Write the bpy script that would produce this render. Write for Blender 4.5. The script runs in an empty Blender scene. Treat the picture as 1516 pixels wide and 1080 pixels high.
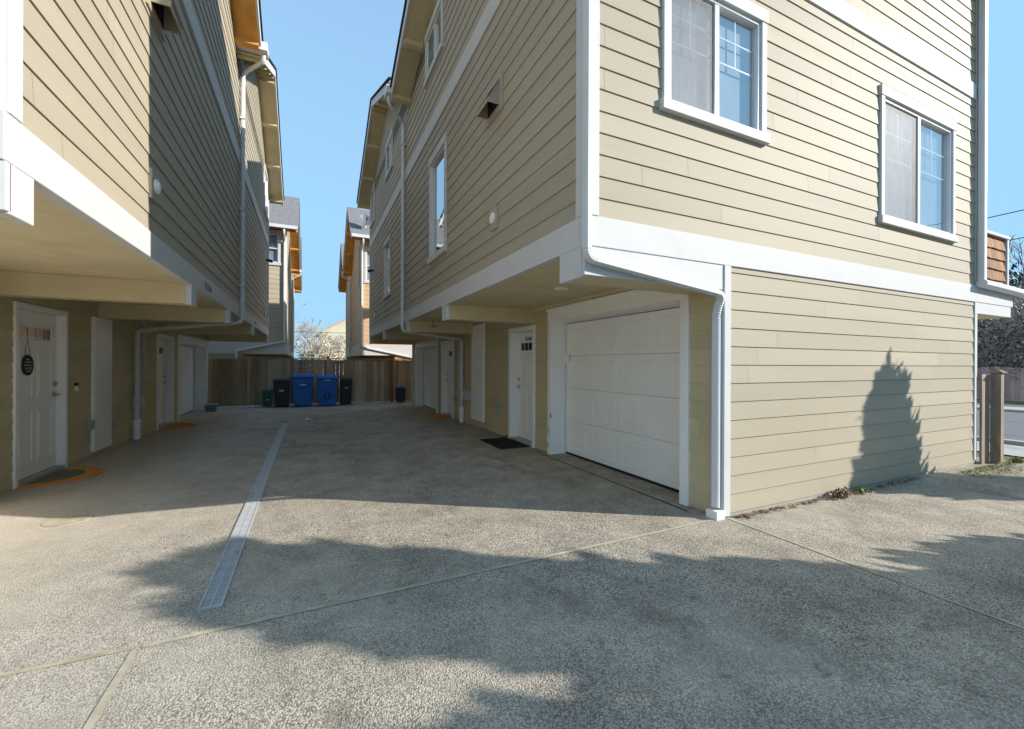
import bpy, math, random
from mathutils import Vector, Matrix
R = random.Random(7)
scene = bpy.context.scene
col = scene.collection

# ------------------------------------------------------------------ helpers
class MB:
    """collects faces, then links them as ONE mesh object"""
    def __init__(self):
        self.v = []; self.f = []; self.mi = []; self.cur = 0
    def quad(self, *pts):
        n = len(self.v); self.v += [tuple(p) for p in pts]
        self.f.append(tuple(range(n, n + len(pts)))); self.mi.append(self.cur)
    def face(self, idx):
        self.f.append(tuple(idx)); self.mi.append(self.cur)
    def box(self, x0, x1, y0, y1, z0, z1):
        if x0 > x1: x0, x1 = x1, x0
        if y0 > y1: y0, y1 = y1, y0
        if z0 > z1: z0, z1 = z1, z0
        n = len(self.v)
        self.v += [(x0,y0,z0),(x1,y0,z0),(x1,y1,z0),(x0,y1,z0),(x0,y0,z1),(x1,y0,z1),(x1,y1,z1),(x0,y1,z1)]
        for q in ((0,3,2,1),(4,5,6,7),(0,1,5,4),(1,2,6,5),(2,3,7,6),(3,0,4,7)):
            self.face([n+i for i in q])
        return self
    def frustum(self, b, t, z0, z1):
        """b, t = (x0,x1,y0,y1) at bottom and top"""
        n = len(self.v)
        for (x0,x1,y0,y1), z in ((b,z0),(t,z1)):
            self.v += [(x0,y0,z),(x1,y0,z),(x1,y1,z),(x0,y1,z)]
        for q in ((0,3,2,1),(4,5,6,7),(0,1,5,4),(1,2,6,5),(2,3,7,6),(3,0,4,7)):
            self.face([n+i for i in q])
        return self
    def prism(self, poly, f0, f1):
        """poly = list of 2D points, f0/f1 map a 2D point to the two end faces"""
        n = len(self.v); k = len(poly)
        self.v += [tuple(f0(p)) for p in poly] + [tuple(f1(p)) for p in poly]
        self.face([n+i for i in range(k)][::-1]); self.face([n+k+i for i in range(k)])
        for i in range(k):
            j = (i+1) % k
            self.face([n+i, n+j, n+k+j, n+k+i])
        return self
    def sweep(self, path, prof, scales=None, hint=(0,0,1), cap=True):
        path = [Vector(p) for p in path]; m = len(prof); n0 = len(self.v)
        T = []
        for i in range(len(path)):
            a = path[max(i-1,0)]; b = path[min(i+1,len(path)-1)]
            T.append((b-a).normalized())
        up = Vector(hint)
        if abs(up.dot(T[0])) > 0.95: up = Vector((0,1,0)) if abs(T[0].y) < 0.9 else Vector((1,0,0))
        N = (up - T[0]*up.dot(T[0])).normalized()
        for i, p in enumerate(path):
            N = (N - T[i]*N.dot(T[i])).normalized(); B = T[i].cross(N)
            s = scales[i] if scales else 1.0
            for (x, y) in prof:
                self.v.append(tuple(p + N*(x*s) + B*(y*s)))
        for i in range(len(path)-1):
            for j in range(m):
                k = (j+1) % m
                self.face([n0+i*m+j, n0+i*m+k, n0+(i+1)*m+k, n0+(i+1)*m+j])
        if cap:
            self.face([n0+j for j in range(m)][::-1]); self.face([n0+(len(path)-1)*m+j for j in range(m)])
        return self
    def tube(self, path, r, n=8, scales=None):
        return self.sweep(path, [(r*math.cos(2*math.pi*i/n), r*math.sin(2*math.pi*i/n)) for i in range(n)], scales)
    def disc_tube(self, c, axis, r, h, n=20):
        c = Vector(c); a = Vector(axis).normalized()
        return self.tube([c, c + a*h], r, n)
    def build(self, name, mat, parent=None, bevel=0.0, smooth=False, seg=1):
        me = bpy.data.meshes.new(name)
        org = Vector((0,0,0)); p = parent
        while p is not None:
            org += p.location; p = p.parent
        me.from_pydata([(x-org.x, y-org.y, z-org.z) for x, y, z in self.v], [], self.f)
        mats = mat if isinstance(mat, (list, tuple)) else [mat]
        for m in mats: me.materials.append(m)
        if len(mats) > 1: me.polygons.foreach_set('material_index', self.mi)
        if smooth: me.polygons.foreach_set('use_smooth', [True]*len(me.polygons))
        me.update()
        o = bpy.data.objects.new(name, me); col.objects.link(o)
        if parent is not None: o.parent = parent
        if bevel:
            b = o.modifiers.new('bevel', 'BEVEL'); b.width = bevel; b.segments = seg
            b.limit_method = 'ANGLE'; b.angle_limit = math.radians(40)
        return o

def tag(o, label=None, cat=None, group=None, kind=None):
    if label: o['label'] = label
    if cat: o['category'] = cat
    if group: o['group'] = group
    if kind: o['kind'] = kind
    return o
def empty(name, loc=(0,0,0)):
    o = bpy.data.objects.new(name, None); o.location = loc; o.empty_display_size = .2
    col.objects.link(o); return o
def copy_tree(o, parent=None):
    c = o.copy(); col.objects.link(c)
    if parent is not None: c.parent = parent
    for ch in list(o.children): copy_tree(ch, c)
    return c
def arc(p0, p1, p2, r, n=6):
    """points rounding the corner at p1"""
    p0, p1, p2 = Vector(p0), Vector(p1), Vector(p2)
    a = (p0-p1).normalized(); b = (p2-p1).normalized()
    s = p1 + a*r; e = p1 + b*r
    return [(s*(1-t)**2 + p1*2*t*(1-t) + e*t*t) for t in [i/n for i in range(n+1)]]

# ------------------------------------------------------------------ materials
def new_mat(name):
    m = bpy.data.materials.new(name); m.use_nodes = True
    nt = m.node_tree; b = nt.nodes['Principled BSDF']
    return m, nt, b
def N(nt, t, **kw):
    n = nt.nodes.new(t)
    for k, v in kw.items():
        if k in n.inputs: n.inputs[k].default_value = v
        else: setattr(n, k, v)
    return n
def mixc(nt, fac, a, b, blend='MIX'):
    m = nt.nodes.new('ShaderNodeMix'); m.data_type = 'RGBA'; m.blend_type = blend
    for s, x in ((0, fac), (6, a), (7, b)):
        if hasattr(x, 'links') or isinstance(x, bpy.types.NodeSocket): nt.links.new(x, m.inputs[s])
        else: m.inputs[s].default_value = x if s == 0 else (*x[:3], 1)
    return m.outputs[2]
def ramp(nt, sock, p0, p1):
    r = nt.nodes.new('ShaderNodeMapRange'); nt.links.new(sock, r.inputs[0])
    r.inputs[1].default_value = p0; r.inputs[2].default_value = p1
    return r.outputs[0]
def coords(nt, scale=(1,1,1)):
    tc = nt.nodes.new('ShaderNodeNewGeometry'); mp = nt.nodes.new('ShaderNodeMapping')
    nt.links.new(tc.outputs['Position'], mp.inputs[0]); mp.inputs['Scale'].default_value = scale
    return mp.outputs[0]
def noise(nt, vec, scale, detail=3, rough=.55):
    n = N(nt, 'ShaderNodeTexNoise', Scale=scale, Detail=detail, Roughness=rough)
    nt.links.new(vec, n.inputs['Vector']); return n.outputs['Fac']
def bump(nt, b, h, strength, dist=.01):
    bp = N(nt, 'ShaderNodeBump', Strength=strength, Distance=dist)
    nt.links.new(h, bp.inputs['Height']); nt.links.new(bp.outputs[0], b.inputs['Normal'])

def paint(name, c, rough=.5, var=.12, scale=2.0, grain=.0, dirt=None, island=0.0, stretch=(1,1,1)):
    m, nt, b = new_mat(name); b.inputs['Specular IOR Level'].default_value = .18 if rough > .55 else .4; v = coords(nt, stretch)
    n1 = noise(nt, v, scale, 5, .6)
    lo = [x*(1-var) for x in c]; hi = [min(1, x*(1+var)) for x in c]
    out = mixc(nt, ramp(nt, n1, .3, .7), lo, hi)
    if island:
        g = nt.nodes.new('ShaderNodeNewGeometry')
        mr = nt.nodes.new('ShaderNodeMapRange'); nt.links.new(g.outputs['Random Per Island'], mr.inputs[0])
        mr.inputs[3].default_value = 1-island; mr.inputs[4].default_value = 1+island
        vm = nt.nodes.new('ShaderNodeVectorMath'); vm.operation = 'SCALE'
        nt.links.new(out, vm.inputs[0]); nt.links.new(mr.outputs[0], vm.inputs[3]); out = vm.outputs[0]
    if dirt:
        n2 = noise(nt, coords(nt, (3,3,.6)), 3.5, 6, .7)
        out = mixc(nt, ramp(nt, n2, dirt[1], dirt[1]+.18), out, dirt[0])
    nt.links.new(out, b.inputs['Base Color']); b.inputs['Roughness'].default_value = rough
    if grain:
        bump(nt, b, noise(nt, coords(nt, stretch), 60, 4, .7), grain, .004)
    return m

SID = (.40,.352,.265)
M = {}
M['siding'] = paint('siding_paint', SID, .62, .05, 1.2, .25, None, .06, (.25,.25,2.0))
M['siding_low'] = paint('bounce_tinted_siding', (.55,.47,.295), .62, .05, 1.2, .25, None, .06, (.25,.25,2.0))  # same siding paint, with bounced light under the overhangs mixed into its colour
M['tan_trim'] = paint('tan_trim_paint', (.60,.515,.335), .6, .06, 1.5, .1)
M['white'] = paint('white_paint', (.57,.565,.56), .58, .035, 3, .12, ((.55,.53,.49), .70))
M['white_clean'] = paint('white_enamel', (.90,.885,.855), .35, .02, 3)
M['vinyl'] = paint('white_vinyl', (.68,.68,.68), .3, .02, 3)
M['pipe'] = paint('white_gutter_paint', (.64,.645,.65), .42, .05, 4, 0, ((.50,.49,.46), .66))
M['door'] = paint('door_paint', (.90,.88,.83), .4, .03, 2)
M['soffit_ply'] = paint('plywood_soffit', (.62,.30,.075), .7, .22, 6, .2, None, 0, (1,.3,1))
M['soffit'] = paint('painted_soffit', (.62,.53,.335), .7, .10, 3, .1)
M['far_siding'] = paint('far_tan_bounce_siding', (.58,.40,.245), .65, .06, 1.2, .2, None, .04, (.25,.25,2))  # tan siding with the orange of bounced light put into the colour
M['far_siding_grey'] = paint('far_khaki_siding', (.46,.40,.29), .65, .06, 1.2, .2, None, .04, (.25,.25,2))
M['far_pale'] = paint('pale_house_paint', (.62,.56,.43), .7, .05, 1)
M['pale_roof'] = paint('pale_roof_shingle', (.42,.39,.35), .9, .2, 6)
M['shingle'] = paint('asphalt_shingle', (.20,.195,.20), .95, .3, 14, .5)
M['shingle_dark'] = paint('dark_asphalt_shingle', (.035,.035,.038), .95, .3, 14, .5)
M['black'] = paint('black_plastic', (.02,.02,.024), .45, .2, 8)
M['rubber'] = paint('dark_rubber', (.03,.027,.026), .85, .3, 60, .6)
M['metal'] = None
def metal(name, c, rough):
    m, nt, b = new_mat(name); b.inputs['Base Color'].default_value = (*c,1); b.inputs['Metallic'].default_value = 1
    nt.links.new(ramp(nt, noise(nt, coords(nt), 30), -1.2, 2.6), b.inputs['Roughness']); return m
M['nickel'] = metal('satin_nickel', (.55,.53,.50), .35)
M['grate'] = paint('grey_polymer', (.45,.46,.465), .55, .12, 12, .1)
M['grey_box'] = paint('grey_cover', (.40,.40,.38), .5, .08, 10)
M['blue'] = paint('blue_bin_plastic', (.014,.135,.50), .42, .15, 7)
M['green'] = paint('green_bin_plastic', (.012,.085,.06), .45, .15, 7)
M['navy'] = paint('navy_bin_plastic', (.02,.035,.09), .5, .15, 7)
M['teal_tub'] = paint('tub_plastic', (.12,.20,.20), .5, .1, 8)
M['dish'] = paint('dish_paint', (.13,.14,.16), .5, .1, 5)
M['label'] = paint('pale_label', (.62,.64,.66), .5, .05, 5)
M['number'] = paint('black_numeral', (.015,.015,.016), .4, .1, 5)
M['sign_dark'] = paint('slate_sign', (.03,.035,.035), .7, .2, 20)
M['sign_ink'] = paint('chalk_lettering', (.45,.45,.43), .8, .1, 20)
M['string'] = paint('twine', (.12,.11,.09), .9, .1, 20)
M['concrete'] = paint('bare_concrete', (.36,.34,.31), .9, .15, 5, .5)

def window_glass():
    m, nt, b = new_mat('window_glass'); nt.nodes.remove(b)
    out = nt.nodes['Material Output']
    tr = N(nt, 'ShaderNodeBsdfTransparent'); tr.inputs[0].default_value = (.93,.96,.975,1)
    gl = N(nt, 'ShaderNodeBsdfGlossy'); gl.inputs['Roughness'].default_value = .01; gl.inputs[0].default_value = (.95,.97,1,1)
    lf = N(nt, 'ShaderNodeLayerWeight', Blend=.5); lw = N(nt, 'ShaderNodeMath', operation='POWER'); nt.links.new(lf.outputs['Facing'], lw.inputs[0]); lw.inputs[1].default_value = 2.2
    wv = noise(nt, coords(nt), 2.2, 1)
    bp = N(nt, 'ShaderNodeBump', Strength=.06, Distance=.02); nt.links.new(wv, bp.inputs['Height'])
    nt.links.new(bp.outputs[0], gl.inputs['Normal'])
    ad = N(nt, 'ShaderNodeMath', operation='ADD', use_clamp=True); nt.links.new(lw.outputs[0], ad.inputs[0]); ad.inputs[1].default_value = .16
    mx = N(nt, 'ShaderNodeMixShader'); nt.links.new(ad.outputs[0], mx.inputs[0]); nt.links.new(tr.outputs[0], mx.inputs[1]); nt.links.new(gl.outputs[0], mx.inputs[2])
    nt.links.new(mx.outputs[0], out.inputs[0]); return m
M['glass'] = window_glass()
M['far_pane'] = paint('grey_far_pane', (.30,.31,.30), .3, .2, 3)
M['dark_glass'] = paint('small_dark_pane', (.02,.022,.022), .08, .2, 3)
def screen_mat():
    m, nt, b = new_mat('insect_screen')
    b.inputs['Base Color'].default_value = (.20,.20,.205,1); b.inputs['Roughness'].default_value = .6
    w = N(nt, 'ShaderNodeTexNoise', Scale=40.0); nt.links.new(coords(nt, (1,1,.1)), w.inputs['Vector'])
    mr = N(nt, 'ShaderNodeMapRange'); nt.links.new(w.outputs[0], mr.inputs[0]); mr.inputs[1].default_value=.2; mr.inputs[2].default_value=.8
    mr.inputs[3].default_value = .42; mr.inputs[4].default_value = .56
    nt.links.new(mr.outputs[0], b.inputs['Alpha']); return m
M['screen'] = screen_mat()
M['blind'] = paint('blind_slat', (.62,.66,.69), .5, .05, 4)
M['curtain'] = paint('sky_tinted_blind', (.36,.43,.50), .8, .06, 4)  # white blind, blued to imitate the sky reflected in the pane
M['interior'] = paint('dark_interior', (.10,.11,.125), .9, .3, 2)

def aggregate():
    """exposed aggregate concrete: pebbles in paste, weathered in broad patches"""
    m, nt, b = new_mat('exposed_aggregate')
    v = coords(nt)
    vo = N(nt, 'ShaderNodeTexVoronoi', Scale=132.0, Randomness=1.0); nt.links.new(v, vo.inputs['Vector'])
    hs = N(nt, 'ShaderNodeSeparateColor'); nt.links.new(vo.outputs['Color'], hs.inputs[0])
    c1 = mixc(nt, hs.outputs[0], (.34,.32,.29), (.62,.595,.55))
    c2 = mixc(nt, ramp(nt, hs.outputs[1], .72, .95), c1, (.20,.165,.125))
    c2 = mixc(nt, ramp(nt, hs.outputs[2], .86, .97), c2, (.66,.63,.57))
    edge = ramp(nt, vo.outputs['Distance'], .42, .78)
    c3 = mixc(nt, edge, c2, (.17,.155,.135))
    big = noise(nt, v, .55, 5, .62)
    c4 = mixc(nt, ramp(nt, big, .42, .66), c3, (.45,.425,.38))
    c4 = mixc(nt, .35, c4, c3)
    blot = noise(nt, coords(nt, (1,1,1)), 2.4, 6, .68)
    dk = N(nt, 'ShaderNodeMapRange'); nt.links.new(blot, dk.inputs[0]); dk.inputs[1].default_value=.34; dk.inputs[2].default_value=.62; dk.inputs[3].default_value=.74; dk.inputs[4].default_value=1.10
    vm = N(nt, 'ShaderNodeVectorMath', operation='SCALE'); nt.links.new(c4, vm.inputs[0]); nt.links.new(dk.outputs[0], vm.inputs[3])
    spot = noise(nt, v, 5.5, 4, .6); sp2 = noise(nt, coords(nt, (1,.6,1)), 1.3, 6, .75)
    st1 = mixc(nt, ramp(nt, spot, .64, .71), vm.outputs[0], mixc(nt, .45, vm.outputs[0], (.06,.052,.045)))
    st2 = mixc(nt, ramp(nt, sp2, .54, .70), st1, mixc(nt, .55, st1, (.10,.092,.08)))
    pale = noise(nt, coords(nt, (.8,1.4,1)), 2.1, 7, .8)
    st3 = mixc(nt, ramp(nt, pale, .62, .70), st2, mixc(nt, .35, st2, (.62,.60,.55)))
    # older, paler worn concrete towards the left slab: smeared laitance with an uneven edge
    sx = N(nt, 'ShaderNodeSeparateXYZ'); nt.links.new(v, sx.inputs[0])
    wob = noise(nt, v, .9, 5, .7)
    ma = N(nt, 'ShaderNodeMath', operation='MULTIPLY_ADD'); nt.links.new(wob, ma.inputs[0]); ma.inputs[1].default_value = 2.6; nt.links.new(sx.outputs[0], ma.inputs[2])
    worn = N(nt, 'ShaderNodeMapRange'); nt.links.new(ma.outputs[0], worn.inputs[0]); worn.inputs[1].default_value=1.5; worn.inputs[2].default_value=-1.2; worn.inputs[3].default_value=0; worn.inputs[4].default_value=.55
    c5 = mixc(nt, worn.outputs[0], st3, (.62,.60,.57))
    c6 = mixc(nt, 1.0, c5, (1.04,.98,.88), 'MULTIPLY')
    nt.links.new(c6, b.inputs['Base Color']); b.inputs['Roughness'].default_value = .9; b.inputs['Specular IOR Level'].default_value = .2
    inv = N(nt, 'ShaderNodeMath', operation='SUBTRACT'); inv.inputs[0].default_value = 1; nt.links.new(vo.outputs['Distance'], inv.inputs[1])
    bump(nt, b, inv.outputs[0], .75, .006)
    return m
M['aggregate'] = aggregate()
M['joint'] = paint('joint_mortar', (.43,.385,.29), .9, .25, 9, .4)
M['joint_green'] = paint('mossy_joint_mortar', (.40,.37,.25), .9, .3, 7, .4)
M['asphalt'] = paint('asphalt', (.17,.17,.18), .9, .15, 9, .4)
M['earth'] = paint('bare_earth', (.20,.16,.11), .95, .35, 6, .8)
M['verge'] = paint('verge_ground', (.17,.15,.09), .95, .4, 3, .8)
M['pavement'] = paint('pavement_concrete', (.42,.41,.39), .9, .1, 4, .3)
def wood(name, c, dark, rough=.85, board=True):
    m, nt, b = new_mat(name)
    v = coords(nt, (9,9,.7)); n1 = noise(nt, v, 3, 6, .7); n2 = noise(nt, coords(nt,(1,1,.35)), 2.2, 4, .6)
    out = mixc(nt, ramp(nt, n1, .3, .72), dark, c)
    out = mixc(nt, ramp(nt, n2, .45, .75), out, [x*.55 for x in c])
    g = nt.nodes.new('ShaderNodeNewGeometry'); mr = nt.nodes.new('ShaderNodeMapRange'); nt.links.new(g.outputs['Random Per Island'], mr.inputs[0])
    mr.inputs[3].default_value = .68; mr.inputs[4].default_value = 1.3
    vm = N(nt, 'ShaderNodeVectorMath', operation='SCALE'); nt.links.new(out, vm.inputs[0]); nt.links.new(mr.outputs[0], vm.inputs[3])
    nt.links.new(vm.outputs[0], b.inputs['Base Color']); b.inputs['Roughness'].default_value = rough
    bump(nt, b, n1, .5, .006); return m
M['fence'] = wood('weathered_fence_wood', (.56,.43,.30), (.34,.25,.17))
M['fence_post'] = wood('stained_post_wood', (.30,.13,.05), (.18,.075,.03))
M['old_wood'] = wood('grey_cedar', (.36,.29,.22), (.15,.095,.055))
M['cedar'] = wood('cedar_shingle', (.40,.20,.085), (.24,.11,.045))
M['pink_fence'] = wood('faded_red_fence', (.62,.44,.41), (.48,.34,.32))
M['bark'] = wood('grey_bark', (.28,.25,.22), (.14,.12,.10))
M['pale_bark'] = wood('hazed_twig_bark', (.58,.53,.45), (.44,.39,.32))  # bark colour lightened so that the distant twigs look hazy
def leaf(name, a, b_, island=True):
    m, nt, b = new_mat(name); g = nt.nodes.new('ShaderNodeNewGeometry')
    nt.links.new(mixc(nt, g.outputs['Random Per Island'], a, b_), b.inputs['Base Color']); b.inputs['Roughness'].default_value = .7
    return m
M['arbor'] = leaf('evergreen_spray', (.025,.05,.018), (.07,.11,.035))
M['conifer'] = leaf('dark_conifer_spray', (.012,.022,.012), (.035,.05,.022))
M['hedge_leaf'] = leaf('olive_hedge_leaf', (.10,.10,.03), (.28,.26,.08))
M['twig_brown'] = leaf('grey_brown_twigs', (.22,.175,.15), (.46,.38,.33))
M['pale_brush'] = leaf('pale_brush_twigs', (.36,.31,.23), (.62,.54,.40))
M['dry_leaf'] = leaf('dry_leaf', (.16,.10,.05), (.34,.25,.15))
M['moss'] = leaf('moss', (.10,.13,.03), (.25,.26,.08))

def rainbow():
    m, nt, b = new_mat('rainbow_coir')
    tc = nt.nodes.new('ShaderNodeTexCoord'); ln = N(nt, 'ShaderNodeVectorMath', operation='LENGTH')
    mp = nt.nodes.new('ShaderNodeMapping'); nt.links.new(tc.outputs['Object'], mp.inputs[0]); mp.inputs['Scale'].default_value = (1/.56,1/.56,0)
    nt.links.new(mp.outputs[0], ln.inputs[0])
    cr = nt.nodes.new('ShaderNodeValToRGB'); nt.links.new(ln.outputs['Value'], cr.inputs[0]); cr.color_ramp.interpolation = 'CONSTANT'
    e = cr.color_ramp.elements; e[0].position = 0; e[0].color = (.22,.19,.17,1); e[1].position = .42; e[1].color = (.25,.25,.22,1)
    for p, c in ((.55,(.13,.26,.13)),(.66,(.70,.46,.13)),(.77,(.85,.30,.07)),(.88,(.72,.33,.11))):
        x = e.new(p); x.color = (*c,1)
    nz = noise(nt, coords(nt), 220, 2)
    nt.links.new(mixc(nt, .35, cr.outputs[0], mixc(nt, nz, (.05,.04,.03), (.5,.35,.2)), 'OVERLAY'), b.inputs['Base Color']); b.inputs['Roughness'].default_value = .95
    bump(nt, b, nz, .8, .004); return m
M['rainbow'] = rainbow()
M['coir'] = paint('orange_coir', (.55,.22,.06), .95, .35, 90, .8)

# ------------------------------------------------------------------ ground
def gz(x, y):
    t = min(max((y-8)/9, 0), 1); return -.10*t*t*(3-2*t)
def sheet(name, xs, ys, dz, mat):
    mb = MB(); n = len(ys)
    for x in xs:
        for y in ys: mb.v.append((x, y, gz(x,y)+dz))
    for i in range(len(xs)-1):
        for j in range(n-1):
            mb.face([i*n+j, (i+1)*n+j, (i+1)*n+j+1, i*n+j+1])
    return tag(mb.build(name, mat), kind='structure')
YS = [-300,-60,-8,0,4,8,9,10,11,12,13,14,15,16,17,18,22,60,120,400]
sheet('ground', [-300,-60,-9,-3,0,3,9,60,300], YS, -.024, M['verge'])
sheet('driveway', [-3.6,-2,0,2,4,6,8,9.3], [-8,-4,0,2,4,6,8,9,10,11,12,13,14,15,16,17,17.6], 0, M['aggregate'])
def strip(pts, w, dz=.004):
    mb = MB()
    for i in range(len(pts)-1):
        a = Vector(pts[i]).to_3d(); b = Vector(pts[i+1]).to_3d(); d = (b-a).normalized(); n = Vector((-d.y,d.x,0))*w/2
        k = max(2, int((b-a).length/.25))
        for j in range(k):
            p = a.lerp(b, j/k); q = a.lerp(b, (j+1)/k)
            p.z = gz(p.x,p.y)+dz; q.z = gz(q.x,q.y)+dz
            mb.quad(p-n, q-n, q+n, p+n)
    return mb
tag(strip([(-1.8,2.72),(-.76,2.69)], .028).build('slab_joint', M['joint_green']), kind='structure')
tag(strip([(-.74,2.69),(3.40,2.74)], .034).build('slab_joint', M['joint']), kind='structure')
tag(strip([(-.76,2.66),(-.76,-4)], .034).build('slab_joint', M['joint']), kind='structure')
tag(strip([(3.46,2.70),(3.43,-4)], .03).build('slab_joint', M['joint_green']), kind='structure')

tag(strip([(3.27,3.0),(3.27,5.95)], .02).build('slab_joint', M['rubber']), kind='structure')
# ------------------------------------------------------------------ wall systems
EXP = .1715
class Wall:
    """a vertical wall plane: a = along, o = outwards, z = up"""
    def __init__(self, kind, pos): self.k = kind; self.p = pos
    def m(self, a, o, z):
        if self.k == 'R': return (self.p - o, a, z)      # faces -x
        if self.k == 'L': return (self.p + o, a, z)      # faces +x
        if self.k == 'F': return (a, self.p - o, z)      # faces -y
        return (a, self.p + o, z)                        # 'B' faces +y
    def box(self, mb, a0, a1, o0, o1, z0, z1):
        p = self.m(a0,o0,z0); q = self.m(a1,o1,z1)
        mb.box(p[0],q[0],p[1],q[1],p[2],q[2])
def siding(mb, w, lo, hi, z0, z1, holes=(), exp=EXP, joints=True, phase=0.0, rnd=None):
    rnd = rnd or R
    L = lo if callable(lo) else (lambda z: lo); H = hi if callable(hi) else (lambda z: hi)
    k = 0; zb = z0 - phase
    while zb < z1 - 1e-4:
        zt = min(zb+exp, z1); b0 = max(zb, z0)
        cuts = sorted({b0, zt, *[h for q in holes for h in (q[2],q[3]) if b0 < h < zt]})
        off = rnd.uniform(0, 3.6)
        js = [off + 3.6*i + L(b0) for i in range(8)] if joints else []
        for s0, s1 in zip(cuts, cuts[1:]):
            mid = (s0+s1)/2
            iv = [(L, H)]
            segs = [(None, None)]
            edges = []
            cur = L(mid); hs = sorted([(q[0],q[1]) for q in holes if q[2] < mid < q[3]])
            spans = []; start = 'L'
            for (h0,h1) in hs:
                spans.append((start, h0)); start = h1
            spans.append((start, 'H'))
            for a, b in spans:
                fa = (L if a == 'L' else (lambda z, a=a: a)); fb = (H if b == 'H' else (lambda z, b=b: b))
                if fb(mid)-fa(mid) < .003: continue
                inner = [j for j in js if fa(mid)+.15 < j < fb(mid)-.15]
                st = [fa]+[(lambda z, j=j: j+.0012) for j in inner]; en = [(lambda z, j=j: j-.0012) for j in inner]+[fb]
                def off_(z): return .0128 - .0100*(z-zb)/exp
                for f0, f1 in zip(st, en):
                    mb.quad(w.m(f0(s0),off_(s0),s0), w.m(f1(s0),off_(s0),s0), w.m(f1(s1),off_(s1),s1), w.m(f0(s1),off_(s1),s1))
                    if s0 == b0:
                        mb.quad(w.m(f0(s0),0,s0), w.m(f1(s0),0,s0), w.m(f1(s0),off_(s0),s0), w.m(f0(s0),off_(s0),s0))
                mb.quad(w.m(fa(s0),-.001,s0), w.m(fb(s0),-.001,s0), w.m(fb(s1),-.001,s1), w.m(fa(s1),-.001,s1))
        zb += exp; k += 1

def window(parent, w, a0, a1, z0, z1, style='slider', flip=False, tw=.085, muntin=False, screen=True, blinds='slats', lower=None):
    """a0..z1 = outside of the casing; returns the hole in the siding"""
    if a0 > a1: a0, a1 = a1, a0
    mb = MB(); hd = tw*1.45; sl = tw*1.1
    w.box(mb, a0+.012, a0+tw, -.06, .034, z0+sl, z1-hd); w.box(mb, a1-tw, a1-.012, -.06, .034, z0+sl, z1-hd)
    w.box(mb, a0, a1, -.06, .042, z1-hd, z1); w.box(mb, a0-.012, a1+.012, -.06, .055, z0, z0+sl)
    win = mb.build('window', M['white'], parent, .004)
    i0, i1, j0, j1 = a0+tw, a1-tw, z0+sl, z1-hd
    s = MB(); fw = .032
    w.box(s, i0, i0+fw, -.055, .014, j0, j1); w.box(s, i1-fw, i1, -.055, .014, j0, j1)
    w.box(s, i0+fw, i1-fw, -.055, .014, j0, j0+fw); w.box(s, i0+fw, i1-fw, -.055, .014, j1-fw, j1)
    mid = (i0+i1)/2
    if style == 'slider': w.box(s, mid-.028, mid+.028, -.05, .010, j0+fw, j1-fw)
    if style == 'hung': w.box(s, i0+fw, i1-fw, -.05, .010, (j0+j1)/2-.022, (j0+j1)/2+.022)
    s.build('sash', M['vinyl'], win, .003)
    b0, b1, d0, d1 = i0+fw, i1-fw, j0+fw, j1-fw
    panes = [(b0, mid-.028), (mid+.028, b1)] if style == 'slider' else [(b0, b1)]
    for p in panes:
        g = MB(); g.quad(w.m(p[0],-.028,d0), w.m(p[1],-.028,d0), w.m(p[1],-.028,d1), w.m(p[0],-.028,d1)); g.build('pane', M['glass'], win)
    if muntin:
        g = MB()
        for p in panes:
            c = (p[0]+p[1])/2; h1 = d1-(d1-d0)*.24; h2 = d1-(d1-d0)*.47
            w.box(g, c-.007, c+.007, -.038, -.0315, h2, d1)
            for h in (h1, h2): w.box(g, p[0], p[1], -.0385, -.031, h-.007, h+.007)
        g.build('muntins', M['vinyl'], win)
    if screen and style == 'slider':
        p = panes[1] if flip else panes[0]
        g = MB(); g.quad(w.m(p[0],-.006,d0), w.m(p[1],-.006,d0), w.m(p[1],-.006,d1), w.m(p[0],-.006,d1)); g.build('insect_screen', M['screen'], win)
        for q in (p[0], p[1]-.012):
            fr = MB(); w.box(fr, q, q+.012, -.012, -.002, d0, d1); fr.build('screen_frame', M['grey_box'], win)
    if blinds == 'slats':
        g = MB(); z = d0
        while z < d1:
            g.quad(w.m(b0,-.085,z), w.m(b1,-.085,z), w.m(b1,-.072,z+.027), w.m(b0,-.072,z+.027)); z += .0285
        g.build('blind', M['blind'], win)
    elif blinds == 'shade':
        g = MB(); lowz = d0 + (d1-d0)*(lower or 0)
        w.box(g, b0, b1, -.082, -.078, lowz, d1); g.build('blind', M['curtain'], win)
    g = MB(); dd = -.55
    g.quad(w.m(b0-.3,dd,d0-.3), w.m(b1+.3,dd,d0-.3), w.m(b1+.3,dd,d1+.3), w.m(b0-.3,dd,d1+.3))
    for (p,q,r,t) in ((b0-.3,b1+.3,d0-.3,d0-.3),(b0-.3,b1+.3,d1+.3,d1+.3)):
        g.quad(w.m(p,-.06,r), w.m(q,-.06,r), w.m(q,dd,t), w.m(p,dd,t))
    for p in (b0-.3, b1+.3):
        g.quad(w.m(p,-.06,d0-.3), w.m(p,-.06,d1+.3), w.m(p,dd,d1+.3), w.m(p,dd,d0-.3))
    g.build('room_lining', M['interior'], win)
    return (a0+.04, a1-.04, z0+.03, z1-.03)

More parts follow.
